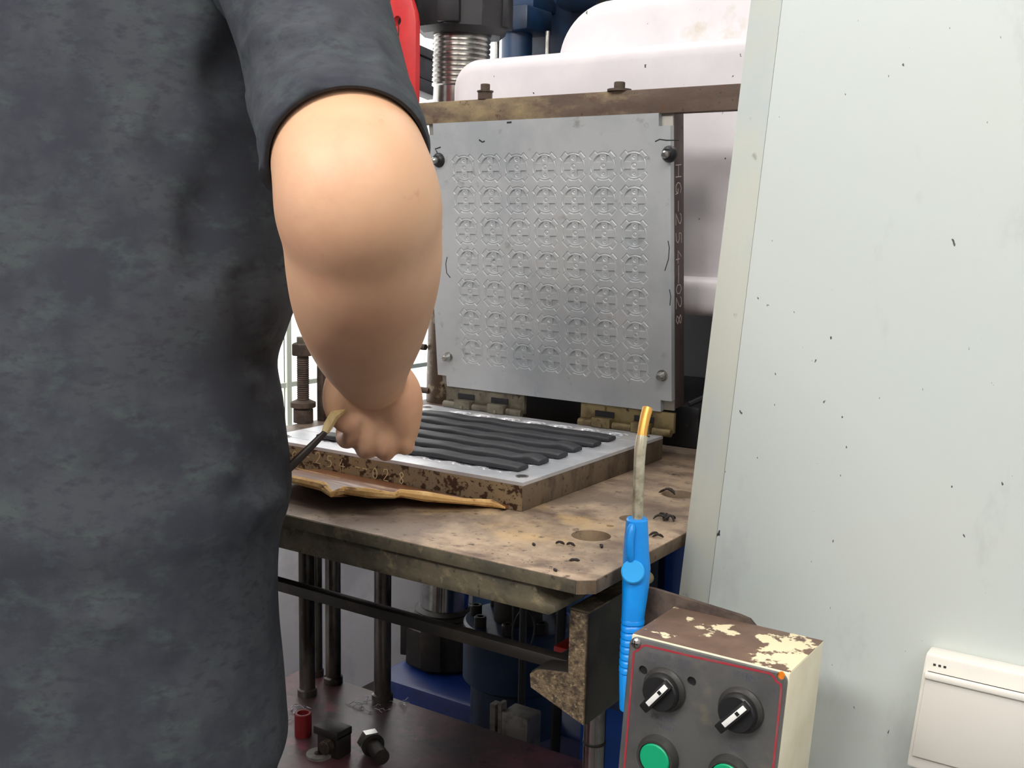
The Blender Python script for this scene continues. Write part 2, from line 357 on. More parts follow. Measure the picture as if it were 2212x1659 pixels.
# blue ram cylinder with flange bolts under the table
pbuild(MB().lathe((-.30, .46, -.56), (0, 0, 1), [(0, .080), (.08, .080), (.09, .094), (.186, .094), (.190, .090)], 40), 'ram_cylinder', m_navy)
for a in range(0, 360, 45):
    q = Vector((-.30 + .075 * math.cos(math.radians(a + 20)), .46 + .075 * math.sin(math.radians(a + 20)), -.370))
    pbuild(MB().lathe(q, (0, 0, 1), [(0, .0105), (.016, .0105), (.018, .009), (.018, .0055), (.008, .0055)], 16), 'flange_bolt', m_dark)
pbuild(MB().cyl((-.30, .46, -.370), (-.30, .46, -.08), .042), 'ram_piston', m_dark)
VO = Vector((-.18, .28, FZ))
valve = thing('valve_block', VO, 'grey hydraulic valve block with black hoses behind the maroon platform', 'valve')
def vb(mb, n, m): return mb.build(n, m, valve, VO)
vb(MB().box((-.205, .25, FZ), (-.145, .31, -.60), .004), 'pedestal', m_navy)
vb(MB().box((-.198, .26, -.60), (-.150, .30, -.434), .003).box((-.222, .265, -.60), (-.212, .28, -.43)).box((-.207, .265, -.60), (-.201, .28, -.425)), 'block', m_back)
ring = [Vector((-.225 + .020 * math.cos(t), .36 + .008 * math.sin(t), -.345 + .034 * math.sin(t))) for t in [2 * math.pi * k / 20 for k in range(20)]]
vb(MB().tube(ring, .0016, 8, close=True).tube([(-.245, .36, -.345), (-.26, .38, -.28), (-.27, .40, -.18)], .0016, 8), 'hose_loop', m_cable)
vb(MB().tube([(-.215, .335, -.09), (-.21, .335, -.25), (-.20, .32, -.45), (-.185, .30, -.62)], .006, 10), 'hose', m_cable)
vb(MB().tube([(-.13, .325, -.09), (-.135, .325, -.30), (-.135, .31, -.72), (-.16, .29, -.80)], .008, 10), 'hose', m_cable)
pbuild(MB().box((-.60, .92, -.06), (.5, .95, .30)), 'rear_guard', mat('grey_guard_paint', c(120, 120, 126), 0.5))
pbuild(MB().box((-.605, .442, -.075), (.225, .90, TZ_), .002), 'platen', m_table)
pbuild(MB().box((-.44, .47, -.0345), (.012, .80, .03), .004), 'gap_shade_block', m_black)  # black block stands in for the shade in the gap below the casing
pbuild(MB().box((.045, .46, -.0345), (.075, .88, -.004), .003).box((.085, .48, -.0345), (.115, .9, .012), .003).box((.05, .47, .0), (.07, .9, .022), .003), 'table_rail', m_black)
pbuild(MB().tube([(.012, .43, .040), (.03, .46, .052), (.06, .52, .055), (.10, .60, .062), (.2, .75, .05)], .0042, 8), 'cable', m_cable)

# far blue machine
bmach = thing('blue_machine', (-.65, 1.3, FZ), 'dark blue machine standing beyond the silver press casing', 'machine')
BO = bmach.location
MB().box((-1.0, 1.30, FZ), (-.1, 1.75, .70), .01).build('body', m_navy, bmach, BO)
MB().cyl((-.785, 1.15, .55), (-.785, 1.15, .765), .036).build('cylinder', m_navy, bmach, BO)
MB().cyl((-.70, 1.15, .55), (-.70, 1.15, .745), .006, n=12).build('tie_rod', m_steel, bmach, BO)
MB().cyl((-.842, 1.15, .55), (-.842, 1.15, .745), .006, n=12).build('tie_rod', m_steel, bmach, BO)
MB().box((-.845, 1.10, .745), (-.725, 1.21, .80), .006).build('cylinder_head', m_navy, bmach, BO)
MB().box((-.85, 1.14, .80), (-.735, 1.30, .86), .006).build('upper_block', m_navy, bmach, BO)
MB().box((-.88, 1.24, .70), (-.2, 1.32, 1.1), .01).build('rear_plate', m_navy, bmach, BO)
MB().lathe((-.50, 1.22, .80), (0, 0, 1), [(0, .19), (.006, .196), (.022, .196), (.028, .19)], 48).build('flange_disc', m_navy, bmach, BO)
MB().cyl((-.50, 1.22, .55), (-.50, 1.22, .80), .1).build('disc_column', m_black, bmach, BO)

# red guard, dark duct, threaded stud and red-brown plate at the left of the press
gd = thing('guard_plate', on(880, 224, 1, .45) + Vector((0, 0, -.1)), 'bright red painted guard plate with one hole, beside the threaded column', 'guard')
G = []
for px, py in ((897, 226), (898, 120), (898, 45), (895, 25), (889, 5), (880, -20), (866, -45), (852, -45), (845, -15), (840, 25), (838, 45), (841, 120), (850, 226)):
    q = on(px, py, 1, .45); G.append((q.x, q.z))
G[0] = (G[0][0], .40); G[-1] = (G[-1][0], .40)
gp = MB().prism(G, 1, .45, .462, bev=.001).build('plate', m_red, gd, gd.location)
q = on(858, 45, 1, .45) - gd.location
boolean_cut(gp, [MB().cyl(q + Vector((0, -.1, 0)), q + Vector((0, .1, 0)), .0085, n=20).build('cut', m_red)])
MB().box((-.66, .47, .40), (-.60, .52, .80), .003).build('side_bracket', m_maroon, gd, gd.location)
MB().tube([on(860, 52, 1, .4495), on(861, 70, 1, .4495), on(859, 92, 1, .4495)], .0009, 6).build('drip_mark', m_black, gd, gd.location)
d0, d1 = at(800, 100, 2.30), at(952, 164, 2.42)
dd = (d1 - d0).normalized(); dn = Vector((0, 0, 1)); ds = dd.cross(dn).normalized()
duct = thing('machine_beam', d0, 'dark grey grooved beam crossing the window behind the red guard', 'beam')
mbm = MB()
for k, (h0, h1, dp) in enumerate(((-.050, -.022, 0), (-.020, .026, .004), (.028, .048, 0))):
    mbm.box((-.05, dp, h0), ((d1 - d0).length, .05, h1), .002, M=Matrix(((dd.x, -ds.x, dn.x, d0.x), (dd.y, -ds.y, dn.y, d0.y), (dd.z, -ds.z, dn.z, d0.z), (0, 0, 0, 1))))
mbm.build('beam', m_hose, duct, duct.location)
sx, sy = -.604, .256
stud = thing('threaded_stud', (sx, sy, -.0346), 'upright threaded stud with nuts at the left table edge', 'bolt')
def sb(mb, n, m): return mb.build(n, m, stud, stud.location)
sb(MB().lathe((sx, sy, -.034), (0, 0, 1), [(0, .0165), (.022, .0165), (.022, .010)], 20), 'sleeve', m_rust_dark)
sb(MB().lathe((sx, sy, -.010), (0, 0, 1), [(0, .017), (.002, .021), (.010, .021), (.014, .012)], 24), 'washer_nut', m_rust_dark)
pr = []
for k in range(26): pr += [(k * .0036, .0092), (k * .0036 + .0018, .0106)]
sb(MB().lathe((sx, sy, .0), (0, 0, 1), pr, 16), 'thread', m_rust_dark)
sb(MB().lathe((sx, sy, .078), (0, 0, 1), [(0, .017), (.002, .0185), (.019, .0185), (.021, .016)], 6, phase=.3), 'hex_nut', m_rust_dark)
sb(MB().cyl((sx, sy, .09), (sx, sy, .109), .010, n=16), 'stud_end', m_brass_grey)
rp = thing('upright_plate', (-.575, .30, -.0346), 'red and brown worn steel plate standing behind the wrist, beside the threaded stud', 'plate')
MB().box((-.585, .285, -.0346), (-.535, .30, .098), .001).build('plate', m_maroon, rp, rp.location)
MB().box((-.599, .283, -.0346), (-.5852, .301, .098), .001).build('edge_strip', m_rust_dark, rp, rp.location)

# ------------------------------------------------------------------ work table under the mould
TZ = -.0346
tbl = thing('press_table', (-.2, .2, FZ), 'brown stained steel press table with drilled holes under the mould', 'table')
TO = tbl.location
def tb_(mb, n, m): return mb.build(n, m, tbl, TO)
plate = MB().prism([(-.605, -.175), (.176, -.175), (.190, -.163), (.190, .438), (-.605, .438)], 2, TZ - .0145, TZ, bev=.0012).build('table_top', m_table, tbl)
cut = []
for px, py, rr in ((1277, 1157, .0215), (1366, 1120, .015), (1466, 1068, .0215), (1318, 1136, .0042)):
    q = on(px, py, 2, TZ); cut.append(MB().cyl(q + Vector((0, 0, -.03 if rr > .01 else -.008)), q + Vector((0, 0, .02)), rr, n=40).build('cut', m_table))
boolean_cut(plate, cut)
plate.data.transform(Matrix.Translation(-TO))
tb_(MB().prism([(-.605, -.0785), (.143, -.0785), (.151, -.0735), (.149, -.0675), (.139, -.0665), (.130, -.060), (.126, -.0490), (-.605, -.0490)], 1, -.170, .435, bev=.0012), 'table_slab', m_fascia)
tb_(MB().box((-.6045, -.1762, TZ - .0143), (.1755, -.1745, TZ - .0010), .0004), 'front_edge', m_fascia)
tb_(MB().box((.1895, -.1615, TZ - .0143), (.1906, .436, TZ - .0008), .0003), 'side_edge', m_tan_side)
tb_(MB().prism([(.1756, -.1757), (.1765, -.1757), (.1905, -.1635), (.1905, -.1615), (.1885, -.1630)], 2, TZ - .0143, TZ - .0010), 'corner_edge', m_tan_side)
tb_(MB().box((-.42, -.112, -.160), (.150, -.097, -.147), .001), 'crossbar', m_dark)
# flame-cut angle bracket on the right: L profile pulled along y
LP = [(.171, -.079), (.149, -.079), (.149, -.145), (.112, -.150), (.104, -.156), (.106, -.172), (.171, -.196)]
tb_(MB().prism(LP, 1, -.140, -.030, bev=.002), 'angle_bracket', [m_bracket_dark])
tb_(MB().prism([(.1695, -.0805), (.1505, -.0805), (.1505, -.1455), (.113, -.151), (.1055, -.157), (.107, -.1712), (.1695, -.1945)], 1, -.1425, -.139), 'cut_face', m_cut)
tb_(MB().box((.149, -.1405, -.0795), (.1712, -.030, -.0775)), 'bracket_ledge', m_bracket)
LPm = [(-.58, -.079), (-.56, -.079), (-.56, -.145), (-.53, -.150), (-.53, -.19), (-.58, -.196)]
tb_(MB().prism(LPm, 1, -.10, .30, bev=.002), 'angle_bracket', m_maroon)
tb_(MB().cyl((.078, .05, FZ), (.078, .05, -.245), .0135, n=32), 'guide_post', m_chrome)
tb_(MB().lathe((.078, .05, -.318), (0, 0, 1), [(0, .0138), (.001, .0144), (.003, .0144), (.004, .0138)], 32), 'post_ring', m_dark)
tb_(MB().box((.035, .02, -.247), (.105, .085, -.196), .002), 'red_block', m_red)
tb_(MB().box((.105, .03, -.26), (.17, .12, -.19), .003), 'blue_block', m_navy)
# platform with upright rods
PZ = -.45
pf = MB().box((-.580, -.30, PZ - .03), (.055, .2285, PZ), .002)
tb_(pf, 'platform', m_plat)
for lx, ly in ((-.55, -.27), (.02, -.27), (-.55, .19), (.02, .19)):
    tb_(MB().box((lx - .03, ly - .03, FZ), (lx + .03, ly + .03, PZ - .03), .003), 'platform_leg', m_maroon)
for (px, py, rr) in ((664, 1500, .0125), (720, 1474, .0125), (826, 1511, .0135), (685, 1459, .009)):
    q = on(px, py, 2, PZ)
    tb_(MB().lathe((q.x, q.y, PZ), (0, 0, 1), [(0, rr * 1.25), (.01, rr * 1.25), (.012, rr), (.372, rr)], 28), 'guide_rod', m_oilrod)

# loose bits on the platform
def small(name, mb, m, loc, label, cat, group=None):
    o = mb.build(name, m, None, loc); o.location = loc
    return tag(o, label, cat, group)
q = on(655, 1588, 2, PZ)
small('bushing', MB().lathe(q, (0, 0, 1), [(0, .0125), (.034, .0125), (.035, .0115), (.035, .0085), (.02, .0085)], 28), m_bushing, q, 'red cylindrical bushing standing on the maroon platform', 'bushing')
q = on(690, 1632, 2, PZ)
small('washer', MB().lathe(q, (0, 0, 1), [(0, .0185), (.004, .0185), (.004, .0075), (0, .0075)], 32, cap0=False, cap1=False), m_back, q, 'flat grey steel washer lying on the maroon platform', 'washer')
q = on(720, 1625, 2, PZ)
cl = thing('clamp_block', q, 'black clamp block with a round boss lying on the platform beside the washer', 'clamp')
MB().box(q + Vector((-.018, -.014, 0)), q + Vector((.022, .014, .034)), .002).box(q + Vector((-.024, -.016, .028)), q + Vector((.022, .016, .040)), .002).build('block', m_dark, cl, q)
MB().cyl(q + Vector((.006, -.014, .018)), q + Vector((.006, -.026, .018)), .010, n=20, bev=.001).build('boss', m_bracket, cl, q)
q = on(800, 1628, 2, PZ) + Vector((0, 0, .018))
hb = thing('hex_bolt', q, 'hexagon head bolt lying on its side on the platform, one flat gleaming', 'bolt')
ax = Vector((.85, -.5, 0)).normalized()
MB().lathe(q, ax, [(-.008, .016), (-.006, .018), (.008, .018), (.010, .016)], 6, phase=.35).build('head', m_steel, hb, q)
MB().lathe(q, ax, [(.010, .0165), (.013, .0165), (.013, .011), (.05, .011)], 24).build('shank', m_dark, hb, q)
rnd = random.Random(3)
for (px, py, n, lab) in ((640, 1535, 7, 'crumpled clear film scrap on the platform beside the shirt hem'), (790, 1530, 9, 'tangle of pale swarf on the platform below the middle guide rods'), (858, 1525, 4, 'curled wire offcut on the platform beside the thick guide rod')):
    mb = MB()
    for k in range(n):
        p = on(px + rnd.uniform(-22, 22), py + rnd.uniform(-12, 12), 2, PZ); a = rnd.uniform(0, 6.3); ln = rnd.uniform(.010, .03); P = []
        for t in range(6):
            P.append(p + Vector((math.cos(a) * ln * t / 5, math.sin(a) * ln * t / 5, .0010 + .004 * math.sin(math.pi * t / 5) * rnd.random()))); a += rnd.uniform(-.5, .5)
        mb.tube(P, .0005, 5)
    o = mb.build('swarf_scrap', m_foil); tag(o, lab, 'scrap', None, 'stuff')

# ------------------------------------------------------------------ the mould
mould = thing('compression_mould', (-.215, .186, TZ), 'open hinged aluminium mould with rows of round cavities, on the press table', 'mould')
MO = mould.location
lower = MB().box((-.432, 0, TZ), (0, .372, -.0042), .0008).build('lower_half', m_tan_side, mould, MO)
# front face of the lower half has its own tan oxide
MB().box((-.4315, -.0006, TZ + .0005), (-.0006, .002, -.0046)).build('front_face', m_tan, lower)
lower.children[0].data.transform(Matrix.Translation(-MO))
def grid_cavity(p, n, depth=1.0):
    """one cavity tile p x p, relief along +z, mould face at z = 0"""
    u = np.linspace(-p / 2, p / 2, n + 1); U, Vv = np.meshgrid(u, u, indexing='ij')
    rr = np.hypot(U, Vv)
    d = rr - .415 * p
    for sgn in (1, -1):
        a = (U + sgn * Vv) / math.sqrt(2); b = (U - sgn * Vv) / math.sqrt(2)
        for side in (1, -1):
            qx = np.abs(a * side - .405 * p) - .103 * p + .025 * p; qy = np.abs(b) - .138 * p + .025 * p
            db = np.hypot(np.maximum(qx, 0), np.maximum(qy, 0)) + np.minimum(np.maximum(qx, qy), 0) - .025 * p
            d = np.minimum(d, db)
    st = lambda x, w: np.clip(.5 - x / w, 0, 1)
    wd = p / n * 1.1
    z = -.0011 * st(d, wd) + .0007 * st(d + .032 * p, wd)
    inner = st(rr - .345 * p, wd)
    band = np.maximum(st(np.abs(U) - .11 * p, wd), st(np.abs(Vv - .005 * p) - .11 * p, wd))
    pocket = -.0008 * inner - .0026 * inner * (1 - band)
    z = z + pocket
    for cy_, r0, dp in ((0, .082, .0009), (.235, .055, .0010), (-.235, .055, .0010)):
        q = np.hypot(U, Vv - cy_ * p)
        z = z - dp * st(q - r0 * p, wd) + (.0007 if r0 > .08 else .0004) * st(q - (r0 - .035) * p, wd)
    edge = (np.arange(n + 1) == 0) | (np.arange(n + 1) == n)
    z[edge, :] = 0; z[:, edge] = 0
    z *= depth
    verts = np.stack([U, Vv, z], -1).reshape(-1, 3)
    idx = np.arange((n + 1) ** 2).reshape(n + 1, n + 1)
    faces = np.stack([idx[:-1, :-1], idx[1:, :-1], idx[1:, 1:], idx[:-1, 1:]], -1).reshape(-1, 4)
    return verts, faces
def frame_plate(x0, x1, y0, y1, hx0, hx1, hy0, hy1, z0, z1, notch=0.0):
    """plate in xy with a rectangular window, optional square corner notches"""
    tb = MB()
    n = notch
    tb.box((x0, y0 + n, z0), (hx0, y1 - n, z1)); tb.box((hx1, y0 + n, z0), (x1, y1 - n, z1))
    tb.box((hx0, y0 + n, z0), (hx1, hy0, z1)); tb.box((hx0, hy1, z0), (hx1, y1 - n, z1))
    if n:
        tb.box((x0 + n, y0, z0), (x1 - n, y0 + n, z1)); tb.box((x0 + n, y1 - n, z0), (x1 - n, y1, z1))
    bmesh.ops.remove_doubles(tb.bm, verts=tb.bm.verts, dist=1e-6)
    return tb
# lower face: window 7 x 7 tiles
pl = .0468; lx0 = -.204 - 3.5 * pl; ly0 = .0275
frame_plate(-.432, 0, 0, .372, lx0, lx0 + 7 * pl, ly0, ly0 + 7 * pl, -.0042, 0).build('lower_face', m_alu_top, lower, MO)
v, fcs = grid_cavity(pl, 40)
me = bpy.data.meshes.new('cavity'); me.from_pydata(v.tolist(), [], fcs.tolist()); me.materials.append(m_alu_top)
for i in range(7):
    for j in range(7):
        o = link('cavity', me, lower); o.location = Vector((lx0 + (i + .5) * pl, ly0 + (j + .5) * pl, 0)) - MO
for yy in [ly0 + k * pl for k in range(8)]:
    MB().box((lx0 + 7 * pl + .001, yy - .0004, -.0003), (-.0008, yy + .0004, .0003)).build('vent_line', m_alu_top, lower, MO)
    MB().box((-.431, yy - .0004, -.0003), (lx0 - .001, yy + .0004, .0003)).build('vent_line', m_alu_top, lower, MO)
for hx, hy in ((-.0185, .0265), (-.412, .0265), (-.018, .348), (-.414, .348)):
    MB().lathe((hx, hy, -.002), (0, 0, 1), [(0, .0058), (.0028, .0060), (.0030, .0080), (.0, .0085)], 28, cap0=True, cap1=False).build('guide_hole', m_steel, lower, MO)
    MB().cyl((hx, hy, -.002), (hx, hy, .0008), .0056, n=24).build('guide_bore', m_dark, lower, MO)
# upper half, leaning a little towards the operator
TILT = math.radians(6.0); HY = .38
upper = bpy.data.objects.new('upper_half', None)
bm_ = MB(); bm_.box((-.412, .0125, .036), (.0088, .046, .456), .0015)
bpy.data.objects.remove(upper)
upper = bm_.build('upper_half', m_mauve, mould)
upper.location = Vector((0, HY, 0)) - MO; upper.rotation_euler = (TILT, 0, 0)
def un(px, py):     # point on the leaning face -> local x, s
    n = Vector((0, math.cos(TILT), math.sin(TILT))); d = ray(px, py)
    P = CAM + d * ((Vector((0, HY, 0)) - CAM).dot(n) / d.dot(n))
    return P.x, P.z * math.cos(TILT) - (P.y - HY) * math.sin(TILT)
A, B_, Cc, D_ = un(1002.2, 364.2), un(1374.6, 357.2), un(1019.5, 761.7), un(1368.1, 789.6)
ux0 = (A[0] + Cc[0]) / 2; ux1 = (B_[0] + D_[0]) / 2; us1 = (A[1] + B_[1]) / 2; us0 = (Cc[1] + D_[1]) / 2
px_, ps_ = (ux1 - ux0) / 6, (us1 - us0) / 6
hx0, hx1, hs0, hs1 = ux0 - px_ / 2, ux1 + px_ / 2, us0 - ps_ / 2, us1 + ps_ / 2
RX = Matrix.Rotation(math.radians(90), 4, 'X')        # plate xy -> local x, s ; plate +z -> -y (towards the camera)
UX0, UX1, US0, US1 = -.4135, .0100, .034, .455
frame_plate(UX0, UX1, US0, US1, hx0, hx1, hs0, hs1, -.010, 0, .0175).xf(RX).build('face_plate', m_alu, upper)
MB().box((UX0 + .002, .0095, US0 + .001), (UX1 - .0005, .0130, US1 - .001), .0004).build('middle_plate', m_back, upper)
v, fcs = grid_cavity(px_, 76, .8)
v[:, 1] *= ps_ / px_
me = bpy.data.meshes.new('cavity'); me.from_pydata(v.tolist(), [], fcs.tolist()); me.materials.append(m_alu); me.transform(RX)
for i in range(7):
    for j in range(7):
        o = link('cavity', me, upper); o.location = (ux0 + i * px_, 0, us0 + j * ps_)
def lp(px, py): a = un(px, py); return a
for (px, py, big) in ((1446, 333, 1), (948, 346, 1), (1431, 811, 0), (969, 771, 0)):
    x_, s_ = un(px, py)
    if big:
        MB().lathe((x_, 0, s_), (0, -1, 0), [(-.002, .0115), (.001, .0115), (.005, .0095), (.007, .0075), (.007, .003)], 28).build('pin_collar', m_black, upper)
        MB().lathe((x_, 0, s_), (0, -1, 0), [(0, .0052), (.016, .0052), (.0185, .0030)], 20).build('guide_pin', m_steel, upper)
    else:
        MB().lathe((x_, 0, s_), (0, -1, 0), [(0, .0085), (.0012, .0085), (.0012, .0062)], 28, cap1=False).build('pin_ring', m_steel, upper)
        MB().lathe((x_, 0, s_), (0, -1, 0), [(0, .0060), (.010, .0060), (.014, .0036)], 20).build('guide_pin', m_steel, upper)
# scratches and soot smears left on the face plate
for (P, rr) in (([(1443, 520), (1446, 535), (1444, 560), (1436, 585)], .0007), ([(1446, 625), (1449, 640), (1447, 660)], .0007), ([(966, 555), (963, 570), (965, 590), (973, 600)], .0008), ([(1415, 306), (1425, 301), (1440, 303), (1467, 303)], .0009), ([(945, 330), (940, 322), (952, 318)], .0012), ([(1035, 302), (1042, 307), (1047, 305)], .0012), ([(1095, 265), (1105, 264)], .0015)):
    MB().tube([(un(*p)[0], -.0001, un(*p)[1]) for p in P], rr, 6, flat=.3, up=(0, 1, 0)).build('soot_mark', m_black, upper)
# hand-painted part number
GL = {'H': [[(0, 0), (0, 1)], [(.6, 0), (.6, 1)], [(0, .5), (.6, .5)]],
      'G': [[(.55, .85), (.3, 1), (.05, .75), (0, .4), (.15, .05), (.45, .05), (.55, .4), (.3, .42)], [(.55, .4), (.58, -.05)]],
      '2': [[(.02, .75), (.12, .97), (.4, 1), (.56, .8), (.48, .55), (0, .02), (.6, 0)]],
      '5': [[(.58, 1), (.08, .98), (.04, .58), (.36, .62), (.55, .38), (.42, .08), (.02, .0)]],
      '4': [[(.36, 1), (0, .38), (.7, .36)], [(.46, .66), (.46, 0)]],
      '-': [[(0, .48), (.55, .45)]],
      '0': [[(.28, 1), (.06, .75), (.04, .3), (.26, 0), (.5, .25), (.52, .7), (.28, 1)]],
      '8': [[(.5, .85), (.25, 1), (.05, .8), (.25, .55), (.5, .28), (.3, 0), (.05, .2), (.2, .48), (.48, .7), (.5, .85)]]}
def stroke(ch, place, r, up):
    mb = MB()
    for pl_ in GL[ch]:
        P = []
        for i in range(len(pl_) - 1):
            for k in range(3):
                t = k / 3; P.append((pl_[i][0] * (1 - t) + pl_[i + 1][0] * t, pl_[i][1] * (1 - t) + pl_[i + 1][1] * t))
        P.append(pl_[-1])
        mb.tube([place(*p) for p in P], r, 6, flat=.35, up=up)
    return mb
for ch, px, py in (('H', 607, 985), ('G', 632, 985), ('-', 659, 985), ('2', 682, 988), ('5', 707, 996), ('4', 733, 1003), ('-', 768, 1008), ('-', 783, 1011), ('0', 805, 1022), ('2', 828, 1025), ('8', 862, 1032)):
    q = on(px, py, 1, -.001)
    o = stroke(ch, lambda a, b: Vector((q.x + a * .0135, -.0009, q.z + (b - .5) * .0150)), .00052, (0, 1, 0)).build('painted_character', m_marker, lower, MO)
for ch, py in (('H', 362), ('G', 398), ('-', 436), ('2', 462), ('5', 502), ('4', 540), ('-', 572), ('-', 588), ('0', 612), ('2', 640), ('8', 678)):
    s_ = .404 - (py - 332) * .000665
    stroke(ch, lambda a, b: Vector((.0089, .0185 + b * .018, s_ - a * .027)), .0007, (1, 0, 0)).build('painted_character', m_marker2, upper)
# hinges along the rear edge
for (x0, x1) in ((-.400, -.246), (-.143, .012)):
    h = MB().prism([(x0, .033), (x1, .033), (x1, .003), (x0, .003)], 1, .380, .388, bev=.0008).build('hinge', m_brass_grey if x0 < -.3 else m_brass, mould, MO)
    tabs = [x0 + .042, x0 + .108]
    hm = m_brass_grey if x0 < -.3 else m_brass
    e = [x0] + [t + s for t in tabs for s in (-.0165, .0165)] + [x1]
    for k in range(0, 6, 2):
        MB().cyl((e[k] + .0005, .3745, .0045), (e[k + 1] - .0005, .3745, .0045), .0060, n=20, bev=.0008).build('knuckle', hm, h, MO)
    for t in tabs:
        MB().box((t - .0155, .3655, .0005), (t + .0155, .3815, .0150), .0012).build('tab', hm, h, MO)
        MB().box((t - .0160, .378, .0150), (t + .0160, .3798, .0240)).build('slot', m_black, h, MO)
        MB().lathe((t, .3655, .0035), (0, -1, 0), [(0, .0034), (.002, .0032), (.003, .001)], 14).build('rivet', hm, h, MO)

# rubber strips laid over the cavities
names = ['black rubber strip nearest the front edge of the mould', 'second black rubber strip from the front edge of the mould', 'third black rubber strip from the front edge of the mould',
         'third black rubber strip from the hinges, across the mould', 'second black rubber strip from the hinges, across the mould', 'black rubber strip nearest the hinges of the mould']
rs = random.Random(5)
for k in range(6):
    yc = ly0 + (k + .5) * pl + .003
    K = 60; R = []
    ph = rs.uniform(0, 6); xa, xb = -.372 + rs.uniform(-.006, .006), -.037 + rs.uniform(-.003, .004)
    for i in range(K + 1):
        t = i / K; x_ = xa + (xb - xa) * t
        e = min(1, min(t, 1 - t) * 14 + .55)
        hw = .0122 * (1 + .04 * math.sin(t * 19 + ph)) * (.86 + .14 * e); hh = .0066 * (.62 + .38 * e) * (1 + .07 * math.sin(t * 27 + ph))
        if k in (1, 3) and t > .88: hh *= 1 + .5 * math.sin((t - .88) / .12 * math.pi)
        yy = yc + .0005 * math.sin(t * 5 + ph) + .0003 * math.sin(t * 23 + 2 * ph)
        lift = .0004 + .0009 * abs(math.sin(t * 11 + ph))
        sec = [(-1, 0), (-1.03, .3), (-.98, .70), (-.88, .86), (-.1, 1.04), (.72, 1.0), (.96, .86), (1.03, .3), (1, 0)]
        R.append([Vector((x_, yy + a * hw, lift + b * hh)) for a, b in sec])
    o = MB().rings(R).build('rubber_strip', m_rubber, None, (-.2, yc, 0), sharp=40); o.location = (-.2, yc, 0)
    tag(o, names[k], 'rubber strip', 'rubber strips laid over the cavities')

# ------------------------------------------------------------------ clamp bar across the top of the mould
bar = thing('clamp_bar', (-.2, .335, .452), 'rusty flat steel bar across the top of the upright mould half', 'bar')
bl_ = bar.location
MB().box((-.62, .335, .452), (.19, .352, .4855), .0012).build('bar', m_rust, bar, bl_)
b1 = on(1048, 210, 1, .343); b2 = on(1338, 195, 1, .343)
MB().lathe((b1.x, .343, .4855), (0, 0, 1), [(0, .0118), (.011, .0118)], 6, phase=.2).build('nut', m_rust_dark, bar, bl_)
MB().lathe((b1.x, .343, .4965), (0, 0, 1), [(0, .0125), (.002, .0125)], 24).build('washer', m_rust_dark, bar, bl_)
MB().cyl((b1.x, .343, .4985), (b1.x, .343, .5085), .0072, n=20, bev=.0008).build('bolt_end', m_rust_dark, bar, bl_)
MB().lathe((b2.x, .343, .4855), (0, 0, 1), [(0, .0170), (.003, .0170)], 28).build('washer', m_rust_dark, bar, bl_)
MB().cyl((b2.x, .343, .4885), (b2.x, .343, .4985), .0078, n=20, bev=.0008).build('bolt_end', m_rust_dark, bar, bl_)

# ------------------------------------------------------------------ electric cabinet
cab = thing('electric_cabinet', (.9, .3, FZ), 'tall pale grey painted cabinet to the side of the press, speckled with soot', 'cabinet')
KO = cab.location
xe = lambda z: .2360 + (z + .101) * (.046 / .614)          # front left edge, very slightly out of plumb
zb_, zt_ = FZ + .02, 1.05
def prismv(quads):
    mb = MB(); tb = bmesh.new()
    for qd in quads: tb.faces.new([tb.verts.new(p) for p in qd])
    bmesh.ops.remove_doubles(tb, verts=tb.verts, dist=1e-6); bmesh.ops.recalc_face_normals(tb, faces=tb.faces)
    return mb._take(tb, 0)
def wedge(f0, f1, y0a, y0b, y1):
    """solid between x = f0(z) (front y0a) and x = f1(z) (front y0b), back y1"""
    P = [[(f0(z), y0a, z), (f1(z), y0b, z), (f1(z), y1, z), (f0(z), y1, z)] for z in (zb_, zt_)]
    return MB().rings([[Vector(p) for p in r] for r in P])
wedge(xe, lambda z: 1.6, 0.0, 0.0, .28).build('door', m_cabinet, cab, KO)
wedge(lambda z: xe(z) - .040 + (z - .2) * .004, lambda z: xe(z) - .0008, .0165, .0012, .28).build('edge_trim', m_cabedge, cab, KO)
MB().box((.23, .02, FZ), (1.6, .26, zb_)).build('plinth', m_dark, cab, KO)
# switch box on the door
sh = (.085, -.085)
sw = thing('switch_box', (.53, -.012, -.14), 'white plastic switch cover box fixed on the cabinet door', 'switch')
WO = sw.location
sbx = .461
MB().box((sbx, -.024, -.2015), (sbx + .14, 0, -.0875), .003, shear=sh).build('housing', m_plastic, sw, WO)
MB().box((sbx + .004, -.0275, -.1880), (sbx + .136, -.023, -.1035), .0012, shear=sh).build('flap', m_plastic_lid, sw, WO)
MB().box((sbx + .003, -.0305, -.1095), (sbx + .137, -.023, -.1035), .0015, shear=sh).build('flap_lip', m_plastic, sw, WO)
for k in range(3):
    MB().box((sbx + .0075 + k * .0045, -.0244, -.0975), (sbx + .0098 + k * .0045, -.0238, -.0955)).build('printed_dot', m_bezel, sw, WO)

